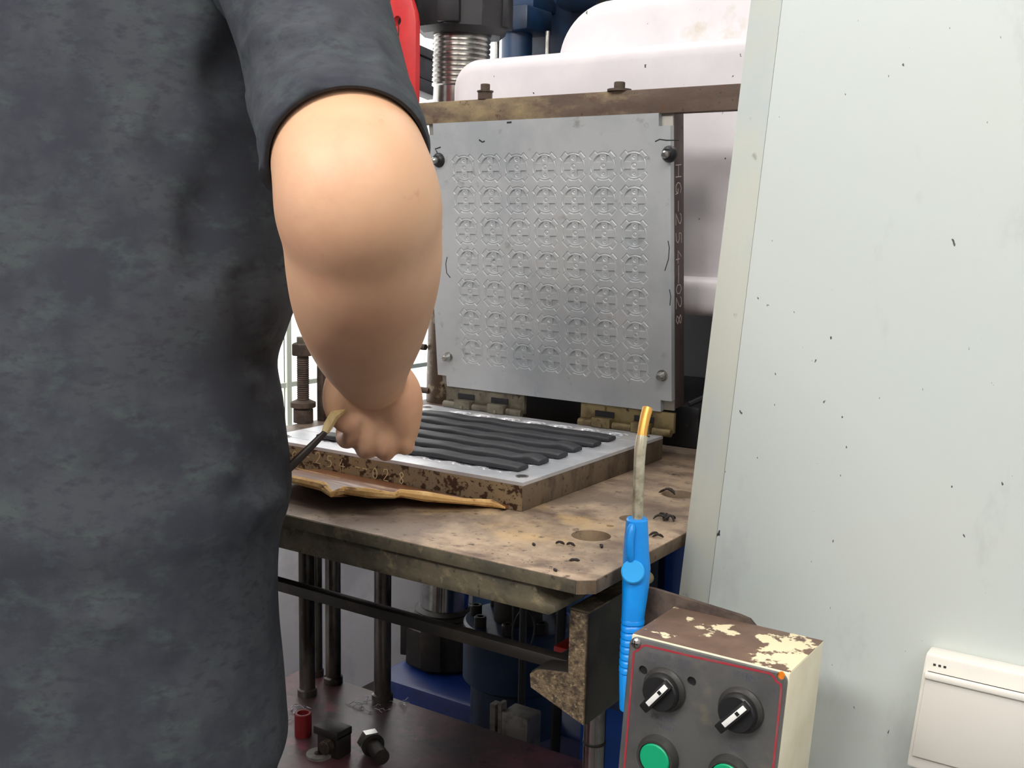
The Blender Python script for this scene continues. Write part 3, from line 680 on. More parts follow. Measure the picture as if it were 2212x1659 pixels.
# ------------------------------------------------------------------ push button control box
BY, BZ = -.2, -.0640
cb = thing('control_box', (.32, -.155, -.3), 'worn cream control box with brown top, two selector knobs and green buttons', 'control box')
QO = cb.location
SH = (.055, BZ)
def qb(mb, n, m, par=None): return mb.build(n, m, par or cb, QO)
bx0, bx1 = .2470, .3925
qb(MB().box((bx0, BY + .002, -.30), (bx1, -.11, BZ - .0006), .0012, shear=SH), 'body', m_cream)
qb(MB().box((bx0 + .0006, BY + .004, BZ - .001), (bx1 - .0006, -.1105, BZ), .0004, shear=SH), 'worn_top', m_boxtop)
fp = MB().prism(rounded_rect(bx0, bx1 - .001, -.297, BZ - .0015, .007, 6), 1, BY - .0008, BY + .003, bev=.0003)
for v_ in fp.bm.verts: v_.co.x += SH[0] * (v_.co.z - SH[1])
fpo = qb(fp, 'faceplate', m_facep)
def pp(px, py): q = on(px, py, 1, BY - .0008); return q
cut = []
for px, py, rr in ((1389, 1448, .0042), (1494, 1472, .0042), (1686, 1461, .0031)):
    q = pp(px, py) - QO; cut.append(MB().cyl(q + Vector((0, -.02, 0)), q + Vector((0, .006, 0)), rr, n=24).build('cut', m_knob))
boolean_cut(fpo, cut)
for px, py, rr, mm in ((1389, 1448, .0042, m_knob), (1494, 1472, .0042, m_knob), (1686, 1461, .0031, m_orange)):
    q = pp(px, py); qb(MB().cyl((q.x, BY + .0012, q.z), (q.x, BY + .004, q.z), rr, n=20), 'hole_liner', mm)
q = pp(1374, 1389)
scw = qb(MB().lathe(q, (0, -1, 0), [(0, .0050), (.001, .0048), (.0024, .0032), (.003, .001)], 20), 'screw', m_steel)
qb(MB().box(q + Vector((-.003, -.0031, -.0005)), q + Vector((.003, -.002, .0005))).box(q + Vector((-.0005, -.0031, -.003)), q + Vector((.0005, -.002, .003))), 'cross_slot', m_dark, scw)
# red border line with stepped corners
def rib(P, wd, y):
    mb = MB(); tb = bmesh.new(); n = len(P)
    L_, R_ = [], []
    for i in range(n):
        t = Vector(P[min(i + 1, n - 1)]) - Vector(P[max(i - 1, 0)]); t.normalize(); nn = Vector((-t.y, t.x))
        L_.append(Vector(P[i]) + nn * wd / 2); R_.append(Vector(P[i]) - nn * wd / 2)
    R = [[Vector((l.x, y, l.y)), Vector((r.x, y, r.y)), Vector((r.x, y + .0006, r.y)), Vector((l.x, y + .0006, l.y))] for l, r in zip(L_, R_)]
    return mb.rings(R)
P = [(1348, 1659), (1369, 1409), (1379, 1404), (1386, 1396), (1395, 1394), (1500, 1419), (1575, 1435), (1664, 1455), (1672, 1462), (1676, 1471), (1687, 1479), (1688, 1487), (1668, 1659)]
P = [(pp(*p).x, pp(*p).z) for p in P]
P[0] = (P[0][0] - .004, -.285); P[-1] = (P[-1][0] - .005, -.285)
qb(rib(P, .0019, BY - .0011), 'border_line', m_redline)
# faded two-line legends over the knobs
def legend(txt, px, py, h, par):
    cu = bpy.data.curves.new('t', 'FONT'); cu.body = txt; cu.size = h; cu.extrude = .0001; cu.align_x = 'CENTER'; cu.align_y = 'CENTER'
    to = bpy.data.objects.new('t', cu); COL.objects.link(to)
    bpy.context.view_layer.update()
    me_ = bpy.data.meshes.new_from_object(to.evaluated_get(bpy.context.evaluated_depsgraph_get()))
    bpy.data.objects.remove(to); bpy.data.curves.remove(cu)
    q = pp(px, py)
    me_.transform(Matrix.Translation(Vector((q.x, BY - .00095, q.z)) - QO) @ RX)
    me_.materials.clear(); me_.materials.append(m_print)
    return link('legend', me_, par)
for txt, px, py, h in (('\u624b\u52a8', 1411, 1418, .0062), ('Manual', 1404, 1430, .0042), ('\u505c', 1443, 1423, .0062), ('Stop', 1443, 1437, .0042), ('\u81ea\u52a8', 1477, 1432, .0062), ('Auto', 1474, 1444, .0042),
                       ('\u8fd0\u884c', 1600, 1459, .0068), ('\u6a21\u5f0f', 1627, 1467, .0068), ('\u542f\u52a8\u5f00\u6a21', 1433, 1553, .0064), ('START', 1438, 1571, .0064), ('\u505c\u6b62', 1590, 1618, .0066)):
    legend(txt, px, py, h, cb)
def selector(px, py, ang):
    q = pp(px, py)
    ks = qb(MB().lathe(q, (0, -1, 0), [(0, .0200), (.002, .0200), (.0045, .0182), (.006, .0175)], 40), 'selector_switch', m_bezel)
    qb(MB().lathe(q, (0, -1, 0), [(.004, .0168), (.011, .0163), (.0125, .0150)], 40), 'knob', m_knob, ks)
    a = math.radians(ang); M = Matrix.Translation(q) @ Matrix.Rotation(-a, 4, 'Y')
    qb(MB().box((-.0205, -.0175, -.0045), (.0155, -.010, .0045), .0012, M=M), 'grip', m_knob, ks)
    qb(MB().box((-.0125, -.0180, -.0023), (.0145, -.0170, .0023), .0002, M=M), 'pointer', m_white, ks)
    qb(MB().box((.0035, -.0183, -.0017), (.0068, -.0175, .0017), M=M), 'pointer_slot', m_knob, ks)
selector(1436, 1489, 51); selector(1601, 1533, 49)
def button(px, py):
    q = pp(px, py)
    pb = qb(MB().lathe(q, (0, -1, 0), [(0, .0195), (.003, .0195), (.006, .0182), (.0095, .0172), (.0095, .0150), (.007, .0148)], 40, cap1=False), 'push_button', m_bezel)
    qb(MB().lathe(q, (0, -1, 0), [(.004, .0147), (.0088, .0143), (.0100, .0132)], 40), 'button_cap', m_green, pb)
button(1423, 1632); button(1578, 1676)
# mounting plate behind the box
mp = thing('mounting_plate', (.27, -.103, -.12), 'dark steel plate with a rounded corner holding the control box on the table bracket', 'plate')
MB().prism([(.214, -.20), (.214, -.052), (.225, -.052), (.312, -.0590), (.322, -.0610), (.328, -.0665), (.330, -.074), (.330, -.20)], 1, -.1085, -.103, bev=.0008).build('plate', m_rust_dark, mp, mp.location)
MB().cyl((.212, -.1085, -.046), (.212, -.096, -.046), .006, n=16).build('pivot_pin', m_brass, mp, mp.location)

# ------------------------------------------------------------------ blue blow gun with a long pipe
GD = 1.035
gun = thing('blow_gun', at(1368, 1330, GD), 'bright blue blow gun with long steel pipe and brass tip, beside the control box', 'blow gun')
GO = gun.location
def gb(mb, n, m, par=None): return mb.build(n, m, par or gun, GO)
def gsec(px, py, w_, dp, k=24):
    cpt = at(px, py, GD); sc = GD / FPX
    return [cpt + _r * (w_ * sc * math.copysign(abs(math.cos(t)) ** .8, math.cos(t))) + Vector((-.55, .83, 0)) * (dp * sc * math.copysign(abs(math.sin(t)) ** .8, math.sin(t))) for t in [2 * math.pi * j / k for j in range(k)]]
gb(MB().rings([gsec(1376, 1119, 20, 22), gsec(1376, 1122, 23, 25), gsec(1375, 1150, 25, 27), gsec(1374, 1190, 28, 29), gsec(1375, 1225, 30, 29), gsec(1373, 1262, 29, 28), gsec(1371, 1290, 27, 27), gsec(1368, 1322, 25, 25), gsec(1367, 1334, 24.5, 25)]), 'body', m_gun)
R = []
y_ = 1334
for k in range(8):
    R += [gsec(1367 - k * .7, y_, 24, 24), gsec(1367 - k * .7, y_ + 3, 25.2, 25.2), gsec(1367 - k * .7, y_ + 10, 25.2, 25.2), gsec(1367 - k * .7, y_ + 13, 22.5, 22.5)]; y_ += 15
gb(MB().rings(R), 'ribbed_grip', m_gun)
gb(MB().rings([gsec(1362, 1452, 22, 22), gsec(1361, 1456, 23.5, 23), gsec(1360, 1530, 22, 22), gsec(1360, 1534, 18, 18)]), 'hose_socket', m_gun)
q = at(1367, 1235, GD - .012)
bd = (CAM - q).normalized()
gb(MB().lathe(q, bd, [(-.006, .0098), (-.001, .0112), (.002, .0112), (.0032, .0100)], 36), 'disc_button', m_gunl)
R = []
for t in range(11):
    u_ = t / 10; px = 1366 - 9 * math.sin(u_ * 2.2) + 4 * u_; py = 1133 + 78 * u_
    R.append(at(px, py, GD - .0115 - .003 * math.sin(u_ * math.pi)))
gb(MB().tube(R, [.0028] + [.0042] * 9 + [.003], 12), 'trigger_lever', m_gun)
gb(MB().tube([at(1377, 1121, GD), at(1379, 1060, GD), at(1381, 1000, GD), at(1383, 968, GD), at(1387, 942, GD + .002)], [.0053, .0053, .0054, .0057, .0056], 20), 'pipe', m_pipe)
gb(MB().tube([at(1386, 946, GD + .002), at(1389, 925, GD + .004), at(1394, 900, GD + .008), at(1399, 882, GD + .011)], [.0047, .0048, .0050, .0052], 18), 'tip', m_brasstip)
hz = at(1360, 1530, GD)
gb(MB().tube([hz, hz + Vector((0, .0, -.10)), hz + Vector((-.01, .01, -.3)), hz + Vector((-.04, -.02, -.5)), Vector((hz.x - .06, hz.y - .06, FZ + .006))], .006, 12), 'hose', m_cable)

# ------------------------------------------------------------------ cardboard, tool, scraps
def card_edge():
    top = [(540, 1022), (625, 1040), (700, 1055), (716, 1072), (740, 1063), (800, 1068), (850, 1073), (862, 1068), (920, 1074), (1000, 1084), (1060, 1088), (1092, 1097)]
    return top
CZ = -.0080
ed = []
for px, py in card_edge():
    t = max(0, min(1, (px - 620) / 470)); z_ = CZ * (1 - t ** 2) + (TZ + .003) * t ** 2
    ed.append(on(px, py - 5 * (1 - t), 2, z_))
K = len(ed); R = []
for i, q in enumerate(ed):
    t = i / (K - 1); xb = min(q.x, -.012)
    yb_ = -.002 if i < K - 1 else q.y + .006
    th = .0036 * (1 - .5 * t); zb2 = TZ + .003
    sec = []
    for v_, w_ in ((0, -.5), (0, .5), (.12, .6), (.4, .5), (.75, .5), (1, .5), (1, -.5), (.5, -.5)):
        yy = q.y + (yb_ - q.y) * v_; zz = q.z + (zb2 - q.z) * (v_ ** .8) + .0012 * math.sin(i * 1.7 + v_ * 5) * v_ * (1 - v_)
        sec.append(Vector((q.x, yy, zz + w_ * th * 2)))
    R.append(sec)
cdb = thing('cardboard_sheet', (-.25, -.06, TZ), 'oil-stained brown cardboard sheet with torn edge, lying against the mould front', 'cardboard')
MB().rings(R).build('sheet', m_card, cdb, cdb.location, sharp=50)
MB().tube([q + Vector((0, .0005 + .0012 * math.sin(i * 2.1), 0)) for i, q in enumerate(ed)], [.0036 + .0012 * ((i * 7) % 3) for i in range(K - 1)] + [.0012], 8).build('torn_edge', m_cardedge, cdb, cdb.location)
for a, b in (((640, 1012), (860, 1062)), ((628, 1028), (840, 1060))):
    pa, pb_ = on(*a, 2, TZ + .0125), on(*b, 2, TZ + .0125)
    MB().tube([pa.lerp(pb_, k / 6) for k in range(7)], .0010, 6).build('crease', m_cardedge, cdb, cdb.location)

rs = random.Random(11)
scr = [(1440, 1125, 'tangled curl of black rubber flash near the cabinet edge of the table', 5, .018), (1425, 1069, 'arched black rubber offcut at the rim of the rear table hole', 2, .022), (1222, 1178, 'crumbled dark flake on the table beside the large front hole', 2, .010),
       (1231, 1215, 'flat dark rubber crumb midway between the large hole and the table corner', 1, .012), (1200, 1237, 'dark square crumb on the front edge of the table', 1, .006), (1300, 1186, 'thin dark sliver on the table beside the blue gun', 1, .010), (1405, 1160, 'dark rubber offcut on the table edge behind the blue gun', 2, .012), (1160, 1180, 'small dark crumb at the edge of the shade on the table', 1, .006)]
for px, py, lab, n, sz in scr:
    p0 = on(px, py, 2, TZ); mb = MB()
    for k in range(n):
        a = rs.uniform(0, 6.3); P = []; p = p0 + Vector((rs.uniform(-.3, .3) * sz, rs.uniform(-.3, .3) * sz, 0))
        for t in range(7):
            P.append(p + Vector((0, 0, .0014 + (sz * .25 * math.sin(math.pi * t / 6) if n > 1 else 0)))); p = p + Vector((math.cos(a), math.sin(a), 0)) * sz / 6; a += rs.uniform(-.6, .6)
        mb.tube(P, [.0006, .0014, .0016, .0013, .0016, .0014, .0006], 6)
    o = mb.build('rubber_scrap', m_scrap, None, p0); o.location = p0; tag(o, lab, 'rubber scrap', 'rubber scraps on the table')

tool = thing('prying_tool', at(712, 922, 1.10), 'dark flat prying tool with pale end held in the gloveless hand', 'tool')
T0, T1, T2, T3 = at(748, 880, 1.070), at(722, 898, 1.062), at(702, 934, 1.060), at(560, 1066, 1.040)
MB().tube([T2.lerp(T3, k / 8) + Vector((0, 0, -.002 * math.sin(k / 8 * 3.14))) for k in range(9)], [.0030, .0036, .0040, .0043, .0045, .0045, .0045, .0045, .004], 10, flat=.55, up=_f).build('blade', m_blade, tool, tool.location)
MB().tube([T0, T1, T1.lerp(T2, .5) + Vector((-.002, 0, -.002)), T2], [.004, .0052, .005, .0034], 10).build('handle', m_wood, tool, tool.location)
# ------------------------------------------------------------------ the operator
FH = Vector((-.552, .834, 0)).normalized(); RH = Vector((.834, .552, 0)).normalized(); UP = Vector((0, 0, 1))
def interp(keys, n):
    """Catmull-Rom through rows of numbers"""
    A = np.array(keys, float); K = len(A); out = []
    for i in range(n):
        t = i / (n - 1) * (K - 1); k = min(int(t), K - 2); s = t - k
        p0, p1, p2, p3 = A[max(k - 1, 0)], A[k], A[k + 1], A[min(k + 2, K - 1)]
        out.append(.5 * (2 * p1 + (p2 - p0) * s + (2 * p0 - 5 * p1 + 4 * p2 - p3) * s ** 2 + (3 * p1 - p0 - 3 * p2 + p3) * s ** 3))
    return out
# rows: image row, right silhouette column, half width, half depth  (back of a standing man about 1 m away)
ROWS = [(-150, 470, .125, .085), (-105, 545, .185, .115), (-50, 590, .215, .128), (0, 606, .226, .134), (150, 620, .234, .138), (300, 630, .238, .140), (440, 640, .240, .142), (560, 644, .240, .143), (640, 640, .240, .144),
        (710, 618, .238, .145), (775, 600, .238, .146), (850, 611, .240, .148), (960, 621, .244, .152), (1030, 624, .246, .155), (1080, 617, .246, .155), (1130, 602, .244, .152),
        (1200, 596, .243, .15), (1300, 598, .244, .15), (1400, 605, .246, .15), (1500, 612, .248, .15), (1550, 616, .25, .151), (1585, 612, .25, .151), (1610, 603, .246, .148)]
LD = 1.085
def torso_ring(row, grow=0.0, n=120):
    py, px, a, b = row; a += grow; b += grow
    v = ray(px - grow * 2200, py); vh = Vector((v.x, v.y, 0)).normalized(); nn = Vector((vh.y, -vh.x, 0))
    h = math.hypot(a * nn.dot(RH), b * nn.dot(FH))
    P = at(px, py, LD); cpt = P - nn * h
    R = []
    for j in range(n):
        t = 2 * math.pi * j / n; ct, st_ = math.cos(t), math.sin(t); e = .86
        R.append(cpt + RH * (a * math.copysign(abs(ct) ** e, ct)) + FH * (b * math.copysign(abs(st_) ** e, st_)))
    return R, cpt
per = thing('person', (-.28, -.47, FZ), 'person in charcoal t-shirt seen from behind, bare arm bent over the mould', 'person')
EO = per.location
# clothes first: shirt
def seg_dist(p, pts):
    best = 1e9; tt = 0
    for i in range(len(pts) - 1):
        a, b = pts[i], pts[i + 1]; ab = b - a; t = max(0, min(1, (p - a).dot(ab) / ab.length_squared)); d = (p - a - ab * t).length
        if d < best: best = d; tt = (i + t) / (len(pts) - 1)
    return best, tt
def nearest_on(rings_, pts_):
    """3D points of the cloth seen in the directions pts_ (nearest facing vertices)"""
    V = np.array([[tuple(p) for p in r] for r in rings_]).reshape(-1, 3) - np.array(CAM)
    z = V @ np.array(_f); X = V @ np.array(_r) / z * FPX + CX; Y = CY - V @ np.array(_u) / z * FPX; out = []
    for px, py in pts_:
        d = np.hypot(X - px, Y - py); k = np.where(d < d.min() + 4)[0]; k = k[np.argmin(z[k])]
        out.append(Vector(V[k]) + CAM)
    return out
def fold(rings_, centres, folds, scale):
    FL = []; out = []
    for P, a, w_ in folds:
        Q = nearest_on(rings_, [tuple(q) for q in interp(P, 9 * len(P))])
        for _ in range(6): Q = [Q[0]] + [(Q[i - 1] + Q[i] * 2 + Q[i + 1]) / 4 for i in range(1, len(Q) - 1)] + [Q[-1]]
        FL.append((Q, a * scale, w_))
    for ring, cpt in zip(rings_, centres):
        nr = []
        for p in ring:
            dsp = 0
            if (p - CAM).dot(_f) < (cpt - CAM).dot(_f) + .035:
                for P, a, w_ in FL:
                    d, t = seg_dist(p, P)
                    if d < 3 * w_: dsp += a * math.exp(-(d / w_) ** 2) * min(1, 4 * t + .15, 4 * (1 - t) + .05)
            nr.append(p + (p - cpt).normalized() * dsp)
        out.append(nr)
    return out
FOLDS = [([(345, -30), (300, 90), (262, 190), (236, 290)], -.0060, .011), ([(318, -30), (278, 90), (240, 190), (212, 300)], .0045, .012), ([(372, -30), (335, 80), (300, 190)], .0045, .013),
         ([(470, -20), (455, 100), (432, 220), (408, 380), (396, 520), (388, 700)], .0075, .016), ([(505, -20), (492, 120), (470, 260), (448, 400), (440, 560), (432, 700)], -.0085, .020),
         ([(250, 60), (200, 160), (150, 280)], .003, .014), ([(180, 20), (120, 130), (60, 250)], .0035, .014), ([(150, 0), (95, 120), (40, 240)], -.0035, .012),
         ([(300, 200), (285, 330), (275, 420)], .0035, .013), ([(520, 560), (545, 700), (560, 860), (575, 1020)], -.006, .018), ([(555, 1180), (540, 1320), (548, 1480), (545, 1600)], -.0015, .014),
         ([(60, 1110), (180, 1140), (320, 1150)], .003, .012), ([(40, 1310), (160, 1330), (300, 1370)], .003, .014), ([(330, 960), (430, 985), (520, 1050)], .003, .014), ([(30, 900), (160, 960), (260, 1000)], .003, .016),
         ([(520, 1090), (570, 1085), (618, 1060)], .005, .014), ([(540, 1150), (580, 1160), (606, 1190)], -.004, .012), ([(190, 1330), (300, 1410), (420, 1450)], -.003, .014)]
NR = 170
RR = [torso_ring(r_, 0, 150) for r_ in interp(ROWS, NR)]
R = fold([r_[0] for r_ in RR], [r_[1] for r_ in RR], FOLDS, 1.9)
R = [[p + (p - c_).normalized() * (.0020 * math.sin(p.z * 21 + j * .09 + math.sin(j * .17) * 2) * math.sin(j * .126 + p.z * 9)) for j, p in enumerate(ring)] for ring, (q_, c_) in zip(R, RR)]
for i_ in range(NR - 30, NR):        # the hem rises a little at the back
    k_ = ((i_ - NR + 31) / 30) ** 1.5
    c_ = RR[i_][1]; R[i_] = [p + Vector((0, 0, .028 * k_ * max(0, -(p - c_).dot(FH) / .15))) for p in R[i_]]
# hem: turned-in lower edge
hem = []
for k, (dz, din) in enumerate(((-.003, .0015), (-.002, .005), (.02, .006))):
    cpt = RR[-1][1]; hem.append([p + Vector((0, 0, dz)) - Vector((p.x - cpt.x, p.y - cpt.y, 0)).normalized() * din for p in R[-1]])
sm = MB().rings(R + hem, cap0=True, cap1=False)
# sleeve: open tube from the shoulder to just above the elbow
def arm_ring(cpt, ax, r_, n=96, wob=None):
    ax = ax.normalized(); e1 = (RH - ax * RH.dot(ax)).normalized(); e2 = ax.cross(e1)
    return [cpt + (e1 * math.cos(2 * math.pi * j / n) + e2 * math.sin(2 * math.pi * j / n)) * (r_ + (wob(j / n) if wob else 0)) for j in range(n)]
SL = [(480, -120, 1.05, .060), (550, -125, 1.0, .066), (606, -95, .965, .068), (645, -30, .925, .0660), (669, 45, .892, .0650), (692, 130, .858, .0638), (719, 225, .812, .0615), (739, 292, .781, .0598), (752, 342, .760, .0588)]
path = interp(SL, 70); sr = []
pts = [at(p[0], p[1], p[2]) for p in path]
for i, p in enumerate(path):
    axv = pts[min(i + 1, 69)] - pts[max(i - 1, 0)]; t = i / 69
    def wob(u_, t=t):
        wv = .0042 * math.sin(2 * math.pi * (3.0 * u_ + 1.9 * t) + .6) * math.sin(math.pi * min(1, t * 1.25)) + .0024 * math.sin(2 * math.pi * (5 * u_ - 2.3 * t)) * (1 - t) + .0035 * math.exp(-((t - .45) / .05) ** 2) * math.cos(2 * math.pi * (u_ - .2)) - .004 * math.exp(-((t - .33) / .05) ** 2) * math.cos(2 * math.pi * (u_ - .25))
        return wv + (.0012 if .90 < t < .985 else 0)
    sr.append(arm_ring(pts[i], axv, p[3], wob=wob))
axv = pts[-1] - pts[-4]
for dz, dr in ((.0015, -.0012), (.0005, -.004), (-.03, -.0045)):
    sr.append(arm_ring(pts[-1] + axv.normalized() * dz, axv, path[-1][3] + dr))
SFOLD = [([(520, 118), (560, 80), (602, 53), (675, 24)], .0055, .010), ([(525, 155), (578, 94), (640, 76), (692, 65), (773, 16)], .0065, .010), ([(512, 150), (565, 108), (640, 92), (720, 70)], -.0050, .010),
         ([(753, 40), (790, 75), (812, 110), (836, 175)], .0045, .009), ([(735, 50), (775, 90), (800, 130)], -.0040, .009), ([(508, 195), (520, 260), (540, 366), (568, 450)], .0050, .009), ([(525, 215), (540, 290), (560, 380)], -.0045, .009),
         ([(600, 120), (650, 170), (700, 190)], .0030, .014), ([(560, 230), (590, 270), (640, 300)], .0025, .012), ([(790, 190), (830, 230), (868, 270)], .003, .012), ([(600, 20), (650, -5), (700, -30)], .005, .012)]
ns = len(pts)
sr = fold(sr[:ns], pts, SFOLD, 1.0) + sr[ns:]
sm.rings(sr, cap0=True, cap1=False)
# the other sleeve, mirrored about the spine
SPINE = RR[45][1]
def mirror(p): q = p - SPINE; return SPINE + q - RH * (2 * q.dot(RH))
LSH = mirror(at(600, -60, .965)) - UP * .045 + RH * .02; LEL = Vector((-.560, -.36, .255)); LHA = Vector((-.445, -.165, .085))
sm.tube([LSH + Vector((.03, .02, .03)), LSH, LSH.lerp(LEL, .3), LSH.lerp(LEL, .62)], [.06, .075, .070, .064], 40)
shirt = sm.build('shirt', m_shirt, per, EO, sharp=70)

# body: overlapping limbs fused into one continuous skin
bb = MB()
def limb(keys, n=20, seg=28):
    P = interp(keys, n); pts_ = [Vector(p[:3]) for p in P]
    bb.tube(pts_, [p[3] for p in P], seg)
def A4(px, py, d, r_): q = at(px, py, d); return (q.x, q.y, q.z, r_)
body_rows = [r_ for r_ in ROWS]
bb.rings([torso_ring((r_[0], r_[1] - 66, r_[2] - .030, r_[3] - .030), 0, 40)[0] for r_ in body_rows])
limb([A4(540, -60, 1.0, .042), A4(640, -40, .93, .050), A4(700, 140, .853, .0555), A4(738, 290, .785, .0545), A4(765, 390, .752, .0570), A4(775, 445, .750, .0595), A4(784, 500, .766, .0565)], 26, 36)
limb([A4(780, 470, .762, .0550), A4(786, 530, .773, .0575), A4(786, 585, .790, .0570), A4(785, 640, .825, .0555), A4(787, 695, .880, .0515), A4(790, 745, .945, .0452), A4(797, 785, 1.005, .0385), A4(803, 808, 1.045, .0345), A4(806, 815, 1.085, .0320)], 26, 36)
bb.lathe(at(822, 556, .747), (_u * -.6 - _f * .4), [(-.030, .010), (-.018, .024), (0, .028), (.012, .022), (.018, .01)], 20)     # elbow bone
# hand
def slab(keys, n=12):
    P = interp(keys, n); R_ = []
    for px, py, d, wd, th in P:
        cpt = at(px, py, d); R_.append([cpt + _r * (wd * math.copysign(abs(math.cos(t)) ** .8, math.cos(t))) + (_f * .95 - _u * .3) * (th * math.sin(t)) for t in [2 * math.pi * j / 28 for j in range(28)]])
    bb.rings(R_)
slab([(806, 778, 1.075, .022, .012), (804, 808, 1.085, .034, .018), (806, 845, 1.090, .0440, .0220), (812, 885, 1.098, .0460, .0220), (818, 918, 1.128, .0430, .0160), (820, 932, 1.140, .036, .011)])
limb([A4(742, 846, 1.078, .0185), A4(800, 862, 1.082, .0200), A4(860, 868, 1.078, .0200)], 12, 20)
limb([A4(845, 800, 1.068, .017), A4(864, 850, 1.074, .0222), A4(867, 905, 1.086, .0205), A4(870, 945, 1.100, .0150)], 16, 20)      # heel of the hand
FING = [((752, 900, 1.135), (744, 944, 1.130), (756, 946, 1.096), (778, 902, 1.078)),
        ((788, 912, 1.145), (786, 966, 1.134), (797, 966, 1.094), (810, 908, 1.076)),
        ((832, 915, 1.145), (832, 970, 1.132), (836, 970, 1.092), (844, 912, 1.076)),
        ((876, 910, 1.135), (878, 956, 1.124), (874, 962, 1.094), (868, 916, 1.078))]
FR = [(.0110, .0098, .0092, .0084), (.0114, .0102, .0096, .0088), (.0110, .0100, .0094, .0086), (.0102, .0094, .0088, .0080)]
for fg, fr in zip(FING, FR):
    limb([A4(*p, r_) for p, r_ in zip(fg, fr)], 14, 16)
    q = at(*fg[3]); bb.lathe(q - _u * .0, _u, [(-fr[3] * .4, fr[3] * .9), (0, fr[3]), (fr[3] * .7, fr[3] * .7), (fr[3], .001)], 14)
limb([A4(762, 800, 1.080, .019), A4(740, 828, 1.074, .0180), A4(728, 862, 1.072, .0150), A4(730, 893, 1.076, .0122), A4(746, 915, 1.080, .0104), A4(762, 925, 1.084, .0075)], 18, 18)
# left arm and hand, hidden in front of the body
def V4(p, r_): return (p.x, p.y, p.z, r_)
limb([V4(LSH, .058), V4(LSH.lerp(LEL, .5), .052), V4(LEL, .047), V4(LEL.lerp(LHA, .35), .045), V4(LEL.lerp(LHA, .8), .032), V4(LHA, .030)], 26, 24)
hd = (LHA - LEL).normalized(); hs = hd.cross(UP).normalized()
limb([V4(LHA, .030), V4(LHA + hd * .03, .034), V4(LHA + hd * .07, .030)], 8, 20)
for k in range(4):
    b0 = LHA + hd * .065 + hs * (.027 - .018 * k)
    limb([V4(b0, .0105), V4(b0 + hd * .036, .0095), V4(b0 + hd * .055 - UP * .018, .0085), V4(b0 + hd * .060 - UP * .036, .0075)], 10, 12)
b0 = LHA + hd * .02 + hs * -.026
limb([V4(b0, .014), V4(b0 + hd * .03 - hs * .02, .012), V4(b0 + hd * .055 - hs * .022 - UP * .01, .010)], 8, 12)
# neck and head, bowed towards the work
NB = RR[3][1] + UP * .03; HC = RR[3][1] + UP * .185 + FH * .085
limb([V4(NB - UP * .06, .080), V4(NB + UP * .03 + FH * .01, .064), V4(HC - UP * .05 - FH * .01, .060)], 10, 28)
hu = (UP * .93 + FH * -.36).normalized() * -1 * -1; hf = (FH * .93 - UP * .36).normalized()
Mh = Matrix(((RH.x, hf.x, hu.x, HC.x), (RH.y, hf.y, hu.y, HC.y), (RH.z, hf.z, hu.z, HC.z), (0, 0, 0, 1)))
hm_ = MB()
hm_.rings([[Vector((.074 * w_ * math.cos(t), .093 * w_ * math.sin(t) + yo, z_)) for t in [2 * math.pi * j / 32 for j in range(32)]] for z_, w_, yo in ((.118, .1, -.01), (.112, .42, -.01), (.09, .78, -.008), (.05, .98, -.004), (0, 1, 0), (-.04, .93, .004), (-.075, .78, .016), (-.1, .58, .03), (-.113, .3, .045))])
hm_.lathe((0, .088, .012), (0, .45, -1), [(-.012, .006), (.01, .010), (.03, .014), (.04, .011), (.044, .004)], 14)
for s_ in (1, -1):
    hm_.lathe((s_ * .074, -.005, -.005), (s_, -.2, 0), [(-.01, .012), (.004, .022), (.012, .026), (.016, .02)], 16)
hm_.box((-.024, .082, -.068), (.024, .094, -.054), .005)
hm_.xf(Mh @ Matrix.Scale(1.12, 4)); me_ = bpy.data.meshes.new('h'); hm_.bm.to_mesh(me_); hm_.bm.free(); bb.bm.from_mesh(me_); bpy.data.meshes.remove(me_)
# legs
hips = RR[-1][1]
for s_ in (1, -1):
    hp = hips + RH * s_ * .095 - UP * .02
    kn = hips + RH * s_ * .105 + FH * .02; kn.z = FZ + .49
    an = hips + RH * s_ * .115 - FH * .01; an.z = FZ + .085
    limb([V4(hp, .088), V4(hp.lerp(kn, .5), .076), V4(kn, .056), V4(kn.lerp(an, .35), .055), V4(an, .038)], 26, 24)
    limb([V4(an, .036), V4(an - UP * .045 + FH * .05, .032), V4(an - UP * .055 + FH * .13, .026)], 8, 18)
body = bb.build('body', m_skin, per, EO, sharp=180)
md = body.modifiers.new('r', 'REMESH'); md.mode = 'VOXEL'; md.voxel_size = .0030; md.use_smooth_shade = True
sd = body.modifiers.new('s', 'SMOOTH'); sd.factor = .5; sd.iterations = 5
bpy.context.view_layer.update()
me_ = bpy.data.meshes.new_from_object(body.evaluated_get(bpy.context.evaluated_depsgraph_get()))
body.modifiers.clear(); body.data = me_
vg = body.vertex_groups.new(name='elbow'); EC = at(792, 545, .79) - EO
for v_ in me_.vertices:
    dd_ = (v_.co - EC).length
    if dd_ < .16: vg.add([v_.index], max(0.0, min(1.0, (.16 - dd_) / .07)), 'REPLACE')
sd = body.modifiers.new('s', 'SMOOTH'); sd.factor = .6; sd.iterations = 70; sd.vertex_group = 'elbow'
bpy.context.view_layer.update()
me2 = bpy.data.meshes.new_from_object(body.evaluated_get(bpy.context.evaluated_depsgraph_get()))
body.modifiers.clear(); body.data = me2; bpy.data.meshes.remove(me_); me_ = me2
for p in me_.polygons: p.use_smooth = True
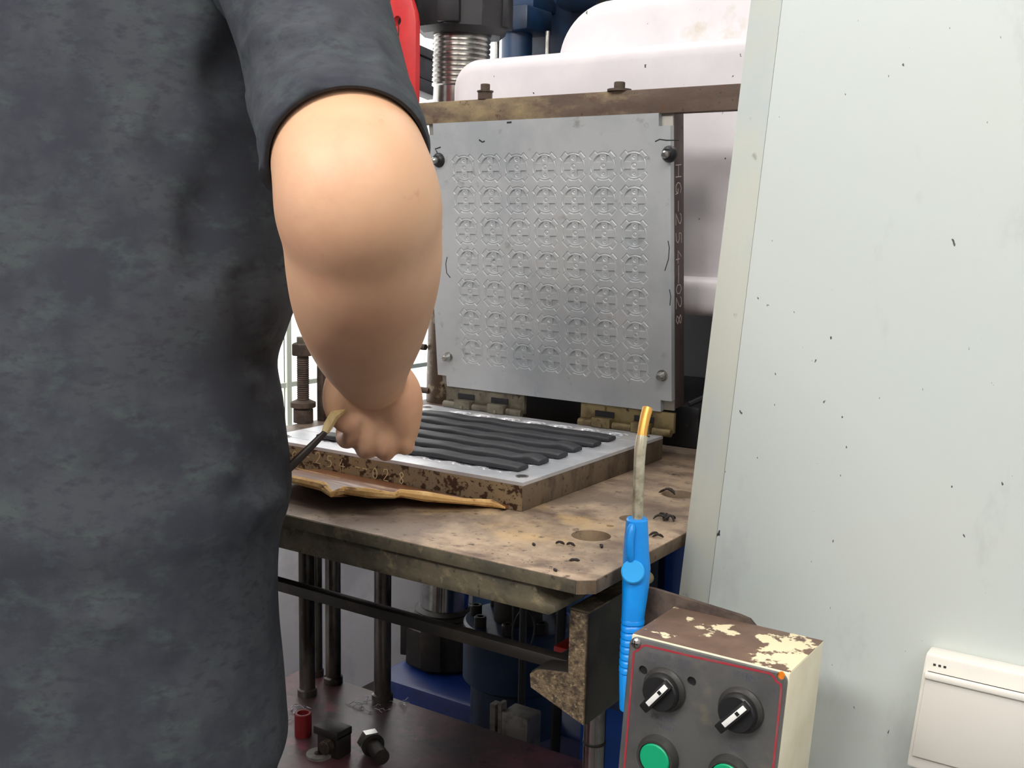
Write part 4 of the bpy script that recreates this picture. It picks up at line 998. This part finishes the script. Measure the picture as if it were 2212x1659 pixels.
# trousers and shoes
tm = MB()
tr = []
tm.rings([torso_ring((r_[0], r_[1] - 8, r_[2] - .006, r_[3] - .006), 0, 60)[0] for r_ in ROWS[-7:]] + [[p - UP * .09 for p in torso_ring((ROWS[-1][0], ROWS[-1][1] - 8, ROWS[-1][2] - .012, ROWS[-1][3] - .006), 0, 60)[0]]])
for s_ in (1, -1):
    hp = hips + RH * s_ * .108 - UP * .06
    kn = hips + RH * s_ * .108 + FH * .02; kn.z = FZ + .49
    an = hips + RH * s_ * .115 - FH * .01; an.z = FZ + .06
    P = interp([V4(hp, .118), V4(hp.lerp(kn, .5), .098), V4(kn, .080), V4(kn.lerp(an, .5), .074), V4(an, .068)], 24)
    tm.tube([Vector(p[:3]) for p in P], [p[3] + .002 * math.sin(i * 1.9) for i, p in enumerate(P)], 36)
tm.build('trousers', m_trouser, per, EO, sharp=70)
for s_ in (1, -1):
    an = hips + RH * s_ * .115 - FH * .01; an.z = FZ
    secs = [(-.075, .030, .055), (-.06, .036, .075), (0, .038, .085), (.06, .043, .065), (.12, .047, .052), (.16, .042, .045), (.185, .025, .035)]
    R_ = [[an + FH * y_ + RH * (w_ * math.cos(t)) + UP * (max(0, h_ * .5 + h_ * .5 * math.sin(t)) + .001) for t in [2 * math.pi * j / 20 for j in range(20)]] for y_, w_, h_ in secs]
    MB().rings(R_).build('shoe', m_shoe, per, EO, sharp=60)
hr = MB()
hr.rings([[Vector((.080 * w_ * math.cos(t), .099 * w_ * math.sin(t) + yo, z_ - (.03 * max(0, -math.sin(t)) if z_ < .05 else 0))) for t in [2 * math.pi * j / 36 for j in range(36)]] for z_, w_, yo in ((.130, .15, -.012), (.127, .48, -.012), (.112, .80, -.012), (.082, .97, -.012), (.045, 1.03, -.014), (.02, 1.02, -.018), (-.03, .95, -.028), (-.055, .82, -.03))], True, True)
hr.xf(Mh @ Matrix.Scale(1.12, 4)).build('hair', m_hair, per, EO)
em = MB()
for s_ in (1, -1): em.lathe((s_ * .031, .074, .012), (0, 1, 0), [(-.004, .012), (.006, .011), (.011, .006), (.012, .001)], 14)
em.xf(Mh @ Matrix.Scale(1.12, 4)).build('eyes', m_white, per, EO)
# ------------------------------------------------------------------ lift everything so that the floor is z = 0
for o in list(S.objects):
    if o.parent is None: o.location.z += LIFT
